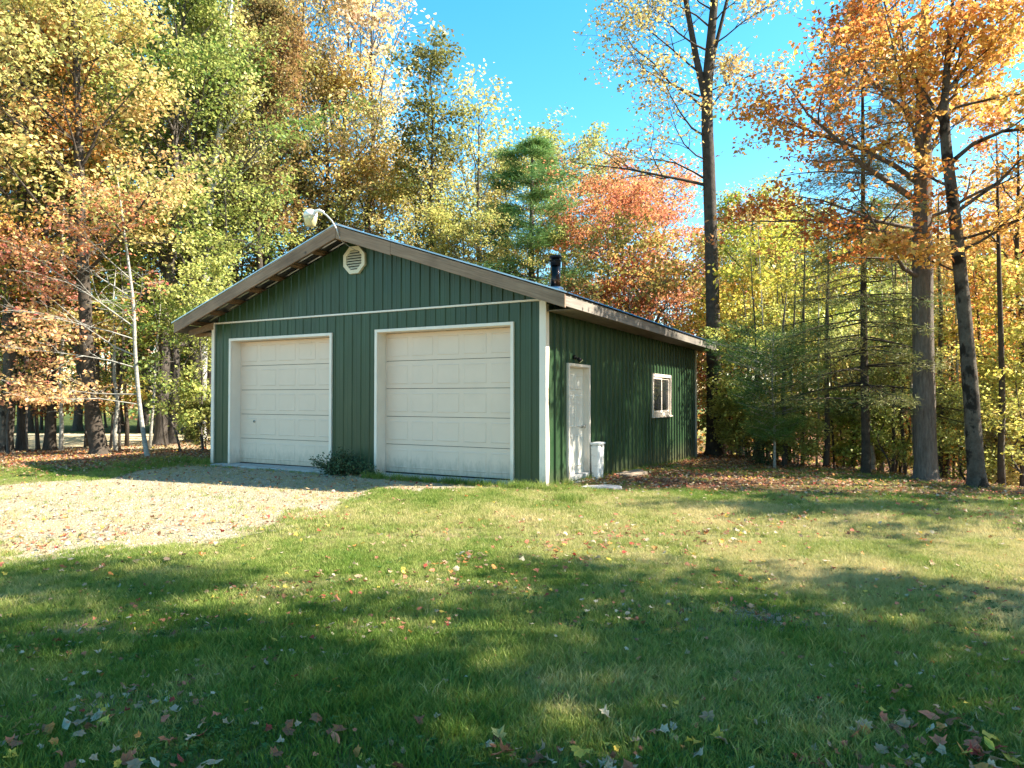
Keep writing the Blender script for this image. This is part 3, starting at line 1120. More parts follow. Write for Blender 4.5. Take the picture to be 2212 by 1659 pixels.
# ------------------------------------------------------------------ trees
class Tree:
    def __init__(s, seed):
        s.r = random.Random(seed)
        s.seed = seed
        s.wood = MB()
        s.anch = []                                      # leaf anchors: x y z spread weight

    def path(s, p, d, L, n, wob, up):
        pts = [Vector(p)]
        d = Vector(d).normalized()
        for i in range(n):
            d = (d + Vector((s.r.gauss(0, wob), s.r.gauss(0, wob), s.r.gauss(0, wob) + up))).normalized()
            pts.append(pts[-1] + d * (L / n))
        return pts

    def limb(s, p, d, L, r, lvl, sp):
        n = (5, 4, 3)[lvl]
        pts = s.path(p, d, L, n, sp.get('wob', 0.16) * (1, 1.2, 1.4)[lvl], sp['up'][lvl])
        rad = [max(0.004, r * (1 - 0.85 * i / n)) for i in range(n + 1)]
        s.wood.tube(pts, rad, (6, 4, 3)[lvl], False)
        if lvl == 2:
            for q in (0.35, 0.7, 1.0):
                s.anch.append((*pts[min(n, int(round(q * n)))], sp['spread'], 1))
            return
        nc = sp['kids'][lvl]
        for k in range(nc):
            tt = (0.25 if lvl == 0 else 0.15) + (0.75 if lvl == 0 else 0.85) * (k + s.r.random() * .8) / nc
            tt = min(tt, 0.99)
            i = min(int(tt * n), n - 1)
            q = pts[i].lerp(pts[i + 1], tt * n - i)
            dd = (pts[i + 1] - pts[i]).normalized()
            side = dd.cross(Vector((0, 0, 1)))
            if side.length < .1:
                side = Vector((1, 0, 0))
            side.normalize()
            sg = 1 if (k % 2 == 0) else -1
            v = dd * s.r.uniform(.4, .9) + side * sg * s.r.uniform(.6, 1.1) + Vector((0, 0, s.r.uniform(-.25, .45)))
            s.limb(q, v, L * s.r.uniform(.38, .6) * (1.1 - 0.5 * tt), rad[i] * .55, lvl + 1, sp)
        s.anch.append((*pts[-1], sp['spread'], 1))

    def trunk(s, pts, radii, sides=12, flare=1.5):
        P = [Vector(p) for p in pts]
        # refine
        Q, RR = [], []
        for i in range(len(P) - 1):
            m = 4
            for j in range(m):
                t = j / m
                a, b_, c, d = P[max(i - 1, 0)], P[i], P[i + 1], P[min(i + 2, len(P) - 1)]
                v = 0.5 * ((2 * b_) + (c - a) * t + (2 * a - 5 * b_ + 4 * c - d) * t * t + (3 * b_ - a - 3 * c + d) * t ** 3)
                Q.append(v)
                RR.append(radii[i] * (1 - t) + radii[i + 1] * t)
        Q.append(P[-1])
        RR.append(radii[-1])
        base = Q[0]
        Q = [base + Vector((0, 0, -0.35)), base + Vector((0, 0, 0.0)), base.lerp(Q[1], .25)] + Q[1:]
        RR = [RR[0] * flare * 1.1, RR[0] * flare, RR[0] * (1 + (flare - 1) * .35)] + RR[1:]
        s.Q, s.RR = Q, RR
        b0 = len(s.wood.v)
        s.wood.tube(Q, RR, sides, False)
        # lobed, uneven bark outline
        nring = len(Q)
        for i in range(nring):
            amp = 0.05 + (0.16 if i < 2 else 0)
            for k in range(sides):
                j = b0 + i * sides + k
                c = Q[i]
                v = Vector(s.wood.v[j]) - c
                f = 1 + amp * math.sin(k * 2 * PI / sides * 5 + i * .3) * .6 + s.r.uniform(-.04, .04)
                s.wood.v[j] = tuple(c + v * f)

    def on(s, z):
        for i in range(len(s.Q) - 1):
            if s.Q[i + 1].z >= z:
                t = (z - s.Q[i].z) / max(1e-6, s.Q[i + 1].z - s.Q[i].z)
                return s.Q[i].lerp(s.Q[i + 1], t), s.RR[i] * (1 - t) + s.RR[i + 1] * t
        return s.Q[-1], s.RR[-1]

    def leaves(s, per, size, droop=0.3, flat=0.45, sizev=0.35, keep=1.0, hue_scale=0.5, thr=None, fz=.22, fq=1.0):
        g = np.random.default_rng(s.seed)
        A = np.array(s.anch)
        n = len(A) * per
        A = np.repeat(A, per, 0)
        P = A[:, :3] + g.normal(0, 1, (n, 3)) * A[:, 3:4] * np.array([1, 1, flat])
        if thr is not None:
            # thin the foliage in irregular pockets so that the sky shows through
            q = np.sin(P[:, 0] * 1.7 * fq + s.seed) * np.sin(P[:, 1] * 1.9 * fq + 1.3 * s.seed) + np.sin(P[:, 2] * 1.6 * fq + .7 * s.seed) * .8 + g.normal(0, fz, n)
            P = P[q > thr]
            n = len(P)
        nr = nrm(g.normal(0, 0.55, (n, 3)) + np.array([0, 0, 0.8]))
        tg = g.normal(0, 1, (n, 3)) + np.array([0, 0, -droop])
        tg = nrm(tg - nr * (tg * nr).sum(-1, keepdims=True))
        bt = np.cross(nr, tg)
        sz = size * (1 + g.uniform(-sizev, sizev, (n, 1)))
        base = P
        tip = P + tg * sz + nr * (-0.12) * sz
        w = 0.36
        rgt = P + tg * sz * 0.42 + bt * sz * w + nr * sz * 0.12
        lft = P + tg * sz * 0.42 - bt * sz * w + nr * sz * 0.12
        V = np.stack([base, rgt, tip, lft], 1)
        f = np.sin(P[:, 0] * hue_scale * 1.9 + s.seed) + np.sin(P[:, 1] * hue_scale * 2.3 + 2 * s.seed) + np.sin(P[:, 2] * hue_scale * 2.0)
        t = np.stack([np.clip(0.5 + 0.22 * f + g.normal(0, .22, n), 0, 1), g.random(n), g.random(n)], -1)
        s.V, s.T = V, t
        return s


def conifer_needles(A, per, size, seed, w=0.09, spread=0.5):
    g = np.random.default_rng(seed)
    n = len(A) * per
    A = np.repeat(np.array(A), per, 0)
    P = A[:, :3] + g.normal(0, 1, (n, 3)) * A[:, 3:4]
    d = nrm(g.normal(0, 1, (n, 3)) * np.array([1, 1, .7]) + A[:, 4:7] * 1.1)
    s_ = nrm(np.cross(d, g.normal(0, 1, (n, 3))))
    sz = size * g.uniform(.7, 1.3, (n, 1))
    V = np.stack([P - s_ * sz * w * .5, P + s_ * sz * w * .5, P + d * sz + s_ * sz * w * .2, P + d * sz - s_ * sz * w * .2], 1)
    f = np.sin(P[:, 0] * 2.1 + seed) + np.sin(P[:, 1] * 2.3) + np.sin(P[:, 2] * 2.7)
    t = np.stack([np.clip(.5 + .2 * f + g.normal(0, .15, n), 0, 1), g.random(n), g.random(n)], -1)
    return V, t


LIB = {}


def finish(key, tr, leafmat='leaf'):
    me = bpy.data.meshes.new(key + '_trunk')
    me.from_pydata(tr.wood.v, [], tr.wood.f)
    me.polygons.foreach_set('use_smooth', [True] * len(me.polygons))
    me.materials.append(M['bark'])
    me.update()
    lm = quads_mesh(key + '_crown', tr.V, M[leafmat], tr.T)
    LIB[key] = (me, lm)


def forest_tree(key, seed, H, r0, clear, crown_r, nl, sp, leaf, per, lean=(0, 0), fork=None, asc=0.6, shape='round', thr=None, sides=10, leafkw={}):
    t = Tree(seed)
    k = 6
    pts = []
    for i in range(k + 1):
        f = i / k
        pts.append((lean[0] * f + t.r.gauss(0, .10) * (i > 0), lean[1] * f + t.r.gauss(0, .10) * (i > 0), H * .96 * f))
    t.trunk(pts, [r0 * (1 - .88 * (i / k) ** 1.15) for i in range(k + 1)], sides)
    for i in range(nl):
        f = (i + t.r.random() * .7) / nl
        z = clear + (H * .95 - clear) * f
        q, rr = t.on(z)
        if shape == 'round':
            L = crown_r * math.sin(PI * min(1, .18 + .80 * f)) ** .7 * t.r.uniform(.75, 1.15)
        elif shape == 'cone':
            L = crown_r * (1 - f * .85) * t.r.uniform(.8, 1.15)
        else:
            L = crown_r * (0.55 + .45 * math.sin(PI * f)) * t.r.uniform(.7, 1.2)
        a = i * 2.399 + t.r.uniform(-.4, .4)
        up = asc + .6 * f
        t.limb(q, (math.cos(a), math.sin(a), up), max(L, .5) * (1 + .25 * up), rr * .5, 0, sp)
    t.leaves(per, leaf, thr=thr, **leafkw)
    return t


SP = dict(kids=(6, 4), up=(0.03, 0.03, 0.0), spread=0.26, wob=0.15)
SPV = dict(kids=(5, 4), up=(0.10, 0.10, 0.06), spread=0.24, wob=0.12)
SPF = dict(kids=(7, 4), up=(0.0, -0.01, -0.03), spread=0.22, wob=0.14)
finish('maple_a', forest_tree('maple_a', 11, 15, .19, 3.2, 3.6, 24, SP, .118, 11, (.4, .2), thr=-.35))
finish('maple_b', forest_tree('maple_b', 12, 16, .20, 4.5, 3.3, 24, SP, .118, 11, (-.5, .3), thr=-.3))
finish('broad_a', forest_tree('broad_a', 13, 12.5, .17, 2.6, 4.4, 25, SPF, .120, 11, (.2, -.3), thr=-.45))
finish('broad_b', forest_tree('broad_b', 14, 11.5, .17, 2.2, 4.0, 25, SPF, .120, 11, (-.2, .3), shape='tall', thr=-.45))
finish('narrow', forest_tree('narrow', 15, 17, .18, 7, 2.3, 26, SPV, .120, 12, (.3, .1), asc=.9, thr=-.9, leafkw=dict(droop=1.4)))
finish('sparse', forest_tree('sparse', 16, 16, .15, 5.5, 2.3, 22, SPV, .16, 2, (.2, .2), asc=1.3, shape='tall', thr=-1.0, leafkw=dict(droop=1.5)))
finish('sparse_top', forest_tree('sparse_top', 17, 16.5, .14, 6, 2.0, 22, SPV, .15, 5, (-.2, .2), asc=1.5, shape='tall', thr=-.5, leafkw=dict(droop=1.5)))
finish('open_a', forest_tree('open_a', 23, 15, .19, 4.5, 3.8, 22, SPF, .15, 16, (.2, .2), thr=-.06, leafkw=dict(fz=.05, fq=1.0)))
finish('open_b', forest_tree('open_b', 24, 13, .19, 3.8, 3.6, 22, SPF, .15, 16, (.2, .2), thr=.06, leafkw=dict(fz=.05, fq=1.05)))
SPS = dict(kids=(5, 3), up=(0.02, 0.0, -0.03), spread=0.16, wob=0.16)
finish('sapling_a', forest_tree('sapling_a', 18, 5.2, .045, 1.0, 1.7, 16, SPS, .110, 6, (.2, .1), sides=6, shape='tall', thr=-.3))
finish('sapling_b', forest_tree('sapling_b', 19, 4.2, .035, .5, 1.5, 15, SPS, .105, 7, (-.2, .2), sides=6, shape='tall', thr=-.25))
finish('shrub', forest_tree('shrub', 20, 2.3, .03, .12, 1.15, 15, SPS, .100, 8, (.1, .1), sides=5, shape='round', asc=.8))


def put_tree(key, x, y, label, cat, c1, c2, rot=0, s=1.0, sz=None, bark='bark', group=None, name='maple_tree', z=None):
    me, lm = LIB[key]
    zz = ter1(x, y) if z is None else z
    root = empty(name, (x, y, zz), label, cat, group, rot)
    root.scale = (s, s, sz or s)
    a = bpy.data.objects.new('trunk', me)
    COL.objects.link(a)
    a.parent = root
    a.material_slots[0].link = 'OBJECT'
    a.material_slots[0].material = M[bark]
    b = bpy.data.objects.new('crown', lm)
    COL.objects.link(b)
    b.parent = root
    b.color = (*c1, 1)
    b['second_colour'] = list(c2)
    return root


# leaf colours
YG = (0.38, 0.39, 0.11)     # yellow green
GR = (0.10, 0.17, 0.035)     # green
OL = (0.20, 0.19, 0.05)      # olive
OR = (0.55, 0.22, 0.05)      # orange
GO = (0.60, 0.43, 0.14)      # gold
PY = (0.66, 0.55, 0.24)      # pale yellow
RD_ = (0.50, 0.13, 0.07)     # red
PK = (0.62, 0.27, 0.18)      # pinkish red
BR = (0.28, 0.16, 0.06)      # brown
LG = (0.24, 0.30, 0.06)

# ---- right: big orange maple with furrowed grey trunk
def hero_orange():
    x, y = 5.72, 5.95
    t = Tree(101)
    t.trunk([(0, 0, 0), (-.02, 0, 2.2), (-.03, 0, 4.4), (0.0, 0, 6.5), (0.03, 0, 8.6), (.1, .1, 10.4)], [.215, .20, .185, .155, .11, .04], 18, 1.35)
    sp = dict(kids=(8, 4), up=(0.04, 0.0, -0.03), spread=0.22, wob=0.13)
    L = Vector((RT[0], RT[1], 0)) * -1
    F = Vector((FW[0], FW[1], 0)) * -1
    for z, l, f, u, ln, r in ((4.1, 1.0, .35, .25, 3.0, .05), (4.9, 1.0, .1, .25, 3.6, .055), (5.6, 1.0, .3, .62, 3.9, .07), (5.1, .9, .7, .05, 3.2, .05),
                              (6.0, 1.0, -.2, .9, 3.6, .06), (6.6, .8, .6, .7, 3.2, .05), (7.2, .7, -.2, 1.1, 3.0, .05), (7.8, .6, .5, .9, 2.6, .04),
                              (5.3, -.9, .3, .6, 2.2, .045), (6.3, -.8, -.3, .9, 2.5, .045), (7.3, -.8, .4, .8, 2.2, .04), (8.4, -.4, .6, 1.2, 2.0, .03),
                              (8.8, .5, -.4, 1.2, 2.0, .03), (6.8, 0.2, 1.0, .5, 2.6, .04), (8.0, .9, .2, .8, 3.0, .04), (7.4, .2, -1.0, .7, 2.6, .04)):
        q, rr = t.on(z)
        t.limb(q, L * l + F * f + Vector((0, 0, u)), ln, r, 0, sp)
    t.leaves(12, .100, droop=.5, flat=.30, thr=-.4)
    finish('hero_orange', t)
    put_tree('hero_orange', x, y, 'large orange maple with straight furrowed grey trunk, at the lawn edge', 'tree',
             (0.58, 0.21, 0.05), (0.58, 0.36, 0.10), 0, 1, bark='bark_grey')


def hero_right():
    x, y = 6.45, 4.75
    t = Tree(102)
    rt = Vector((RT[0], RT[1], 0))
    px_ = lambda u: (u - 2112) / FPX * 11.8
    zz = lambda v: 1.47 + .12 + (859 - v) / FPX * 11.8
    P = []
    for u, v in ((2112, 1052), (2100, 850), (2085, 640), (2066, 430), (2048, 250), (2052, 120), (2075, -120)):
        q = rt * px_(u)
        P.append((q.x, q.y, zz(v)))
    P[0] = (0, 0, 0)
    t.trunk(P, [.145, .125, .115, .10, .085, .06, .02], 16, 1.5)
    sp = dict(kids=(6, 4), up=(0.04, 0.02, -0.02), spread=0.22, wob=0.14)
    F = Vector((FW[0], FW[1], 0)) * -1
    for z, l, f, u, ln, r in ((5.0, 1, .2, .9, 2.6, .04), (5.9, 1.0, .1, .7, 2.8, .05), (6.6, -.6, -.5, 1.1, 2.0, .04), (4.3, .9, .5, .4, 1.8, .03), (4.5, .9, .2, .35, 2.4, .03),
                              (7.2, 1, -.3, 1.0, 2.2, .04), (7.8, .2, .8, 1.0, 2.0, .03), (5.5, -.4, -.8, .8, 1.6, .03), (6.9, 1.0, .3, .5, 2.0, .03), (3.9, -1.0, .2, .35, 1.4, .02)):
        q, rr = t.on(z)
        t.limb(q, rt * l + F * f + Vector((0, 0, u)), ln, r, 0, sp)
    t.leaves(10, .100, droop=.5, flat=.30, thr=-.4)
    finish('hero_right', t)
    put_tree('hero_right', x, y, 'orange and gold maple with blotchy bark leaning left, rightmost big trunk at the lawn edge', 'tree',
             (0.58, 0.26, 0.06), (0.60, 0.42, 0.12), 0, 1, bark='bark_blotch')


def hero_tall():
    x, y = at(1541, 22.0)
    t = Tree(103)
    rt = Vector((RT[0], RT[1], 0))
    F = Vector((FW[0], FW[1], 0)) * -1
    D = 22.0
    H = lambda v: 1.47 + .5 + (859 - v) / FPX * D
    t.trunk([(0, 0, 0), (0, 0, H(700)), (rt * -.08)[:2] + (H(400),) if False else (rt.x * -.1, rt.y * -.1, H(400)), (rt.x * -.15, rt.y * -.15, H(200)),
             (rt.x * .1, rt.y * .1, H(0)), (rt.x * .3, rt.y * .3, H(-150))], [.24, .215, .20, .17, .12, .05], 16, 1.35)
    q, rr = t.on(H(230))
    t.wood.tube([q, q + rt * -.35 + Vector((0, 0, 1.6)), q + rt * -.7 + Vector((0, 0, 3.6)), q + rt * -1.0 + Vector((0, 0, 5.6))], [.12, .10, .08, .03], 8, False)
    t.wood.tube([q, q + rt * .25 + Vector((0, 0, 1.8)), q + rt * .75 + Vector((0, 0, 3.8)), q + rt * 1.2 + Vector((0, 0, 5.5))], [.08, .07, .05, .02], 7, False)
    sp = dict(kids=(10, 6), up=(0.0, -0.03, -0.07), spread=0.16, wob=0.16)
    for z, l, f, u, ln, r in ((H(405), -1, .25, .28, 4.6, .075), (H(395), -.9, -.4, .5, 3.4, .05), (H(300), -1, .2, .35, 3.4, .05), (H(240), -1, .3, .22, 4.2, .06),
                              (H(215), -1, -.3, .45, 3.8, .05), (H(170), -1, .1, .4, 4.0, .05), (H(110), -1, .3, .35, 3.6, .05), (H(60), -1, -.1, .5, 3.4, .045),
                              (H(0), -1, .2, .5, 3.2, .04), (H(250), .8, .3, .6, 2.0, .04), (H(150), .8, -.4, .6, 2.2, .04), (H(50), .8, .3, .8, 2.2, .04),
                              (H(-60), -.8, .2, .8, 2.6, .03), (H(-100), .7, .3, .9, 2.2, .03), (H(480), .8, .3, .25, 1.7, .03), (H(200), .9, -.2, .3, 2.6, .04), (H(100), .9, .2, .5, 2.8, .04), (H(350), -.9, .5, .5, 3.0, .04), (H(20), -.9, -.5, .6, 3.2, .04)):
        q, rr = t.on(z)
        t.limb(q, rt * l + F * f + Vector((0, 0, u)), ln, r * .72, 0, sp)
    t.leaves(2, .110, droop=1.3, flat=.8, thr=-1.2)
    finish('hero_tall', t)
    put_tree('hero_tall', x, y, 'tall half bare tree with dark trunk right behind the rear corner of the garage', 'tree',
             (0.54, 0.34, 0.13), (0.46, 0.38, 0.13), 0, 1, bark='bark_dark', name='basswood_tree')


def hero_left():
    x, y = at(218, 17.4)
    t = Tree(104)
    rt = Vector((RT[0], RT[1], 0))
    F = Vector((FW[0], FW[1], 0)) * -1
    D = 17.4
    P = []
    for u, v in ((215, 985), (196, 880), (184, 760), (176, 620), (166, 480), (160, 300), (150, 100), (140, -60)):
        q = rt * ((u - 215) / FPX * D)
        P.append((q.x, q.y, 1.47 + (859 - v) / FPX * D))
    P[0] = (0, 0, 0)
    t.trunk(P, [.22, .17, .155, .14, .125, .10, .06, .02], 14, 1.5)
    sp = dict(kids=(6, 4), up=(0.06, 0.03, 0.0), spread=0.26, wob=0.14)
    k = 22
    for i in range(k):
        z = 4.6 + 7.4 * i / k
        q, rr = t.on(z)
        a = i * 2.399
        t.limb(q, Vector((math.cos(a), math.sin(a), .5 + .5 * i / k)), 3.4 * (1.05 - .5 * i / k), max(.03, rr * .4), 0, sp)
    t.leaves(10, .112, thr=-.45)
    finish('hero_left', t)
    put_tree('hero_left', x, y, 'big maple with dark trunk flared at the base, leaning left, before the pale road', 'tree',
             (0.44, 0.43, 0.14), (0.62, 0.40, 0.17), 0, 1, bark='bark_dark')


def hero_sapling():
    x, y = at(320, 16.8)
    t = Tree(105)
    rt = Vector((RT[0], RT[1], 0))
    F = Vector((FW[0], FW[1], 0)) * -1
    D = 16.8
    P = []
    for u, v in ((322, 990), (310, 920), (300, 840), (293, 760), (288, 660), (275, 560), (262, 470), (250, 380)):
        q = rt * ((u - 322) / FPX * D)
        P.append((q.x, q.y, 1.47 + (859 - v) / FPX * D))
    P[0] = (0, 0, 0)
    t.trunk(P, [.062, .052, .047, .043, .037, .03, .022, .012], 9, 1.4)
    sp = dict(kids=(8, 3), up=(-0.01, -0.02, -0.04), spread=0.20, wob=0.10)
    for z, l, f, u, ln, r in ((1.55, -1, .3, .12, 2.4, .018), (2.2, -.9, .6, .35, 2.9, .02), (2.5, -1, .0, .45, 3.0, .022), (2.9, -.8, .5, .5, 2.6, .02), (3.2, -1, .4, .75, 2.9, .022), (3.6, .4, .6, .5, 1.5, .016),
                              (3.9, -.8, .3, .7, 2.4, .02), (4.4, -.5, .6, .8, 1.9, .018), (4.9, .2, .5, .8, 1.5, .015), (5.4, -.6, -.2, .9, 1.5, .012), (3.3, .2, .9, .5, 1.4, .012), (1.3, -1, .6, .15, 2.2, .015)):
        q, rr = t.on(z)
        t.limb(q, rt * l + F * f + Vector((0, 0, u)), ln, r, 0, sp)
    t.leaves(6, .095, droop=.4, flat=.25, thr=-.2)
    finish('hero_sapling', t)
    put_tree('hero_sapling', x, y, 'slender young maple with pale stem and pink red leaves left of the garage', 'tree', (0.52, 0.17, 0.10), (0.60, 0.42, 0.18), 0, 1, bark='bark_pale')


for h in (hero_orange, hero_right, hero_tall, hero_left, hero_sapling):
    h()


# ---- conifers
def pine(key, seed, H, R0, clear, step, needles, nsize, droop, per_whorl=6, r0=.12, lenf=None, kid=5, jit=.12, w=.1):
    t = Tree(seed)
    t.trunk([(0, 0, 0), (.03, .02, H * .3), (-.03, .03, H * .6), (0, 0, H)], [r0, r0 * .75, r0 * .45, .012], 8, 1.3)
    A = []
    z = clear
    while z < H * .98:
        f = (z - clear) / (H - clear)
        L0 = R0 * (lenf(f) if lenf else (1 - f) ** .8 * (.75 + .25 * math.sin(f * 9)))
        for k in range(per_whorl):
            a = k * 2 * PI / per_whorl + t.r.uniform(0, 1.2) + z * 2.1
            L = max(.25, L0 * t.r.uniform(.7, 1.15))
            q, rr = t.on(z + t.r.uniform(-.1, .1))
            d = Vector((math.cos(a), math.sin(a), droop[0]))
            pts = t.path(q, d, L, 4, .06, droop[1])
            t.wood.tube(pts, [max(.006, rr * .28 * (1 - .8 * i / 4)) for i in range(5)], 4, False)
            for j in range(kid * 2):
                tt = .28 + .72 * (j + .5) / (kid * 2)
                i = min(3, int(tt * 4))
                c = pts[i].lerp(pts[i + 1], tt * 4 - i)
                dd = (pts[i + 1] - pts[i]).normalized()
                sd = dd.cross(Vector((0, 0, 1))).normalized() * (1 if j % 2 else -1)
                v = (dd * .7 + sd * .9 + Vector((0, 0, t.r.uniform(-.1, .25) + droop[2]))).normalized()
                l2 = L * .33 * (1.2 - tt) + .12
                e = c + v * l2
                t.wood.tube([c, c + v * l2 * .6, e + Vector((0, 0, droop[2] * .1))], [.006, .004, .002], 3, False)
                for s_ in (.3, .65, 1.0):
                    p = c.lerp(e, s_)
                    A.append((*p, jit * .55, *v))
            A.append((*pts[-1], jit * .5, *d))
        z += step * t.r.uniform(.8, 1.2)
    V, T = conifer_needles(A, needles, nsize, seed, w)
    t.V, t.T = V, T
    finish(key, t, 'needle')


pine('white_pine', 31, 13, 3.3, 2.5, .62, 13, .17, (.22, .03, .15), 6, .17, lambda f: (1 - f) ** .65 * (.65 + .35 * math.sin(f * 23) ** 2), 5, .14, .11)
pine('young_pine', 32, 3.7, 1.5, .85, .30, 9, .13, (.22, .03, .15), 6, .04, lambda f: math.sin(PI * min(1, .25 + .75 * (1 - f) * .9)) ** .8, 4, .13, .10)
pine('spruce', 33, 12.5, 2.5, 1.9, .42, 10, .10, (-.05, -.035, -.35), 6, .12, lambda f: (1 - f) ** .55, 6, .12, .12)

x, y = at(1150, 27.0)
put_tree('white_pine', x, y, 'blue green white pine rising behind the garage roof left of the stove pipe', 'tree', (0.10, 0.20, 0.06), (0.20, 0.30, 0.09), .4, 1.5, .95, bark='bark', name='pine_tree')
x, y = at(1672, 16.6)
put_tree('young_pine', x, y, 'young bluish pine with fluffy needles at the lawn edge right of the tall dark trunk', 'tree', (0.065, 0.125, 0.028), (0.12, 0.20, 0.045), 1.0, .95, .90, bark='bark_pale', name='pine_tree')
x, y = at(1870, 15.2)
put_tree('spruce', x, y, 'thin spruce with drooping half bare branches between the young pine and the grey trunk', 'tree', (0.13, 0.16, 0.045), (0.22, 0.20, 0.06), 2.0, .86, bark='bark_dark', name='spruce_tree')
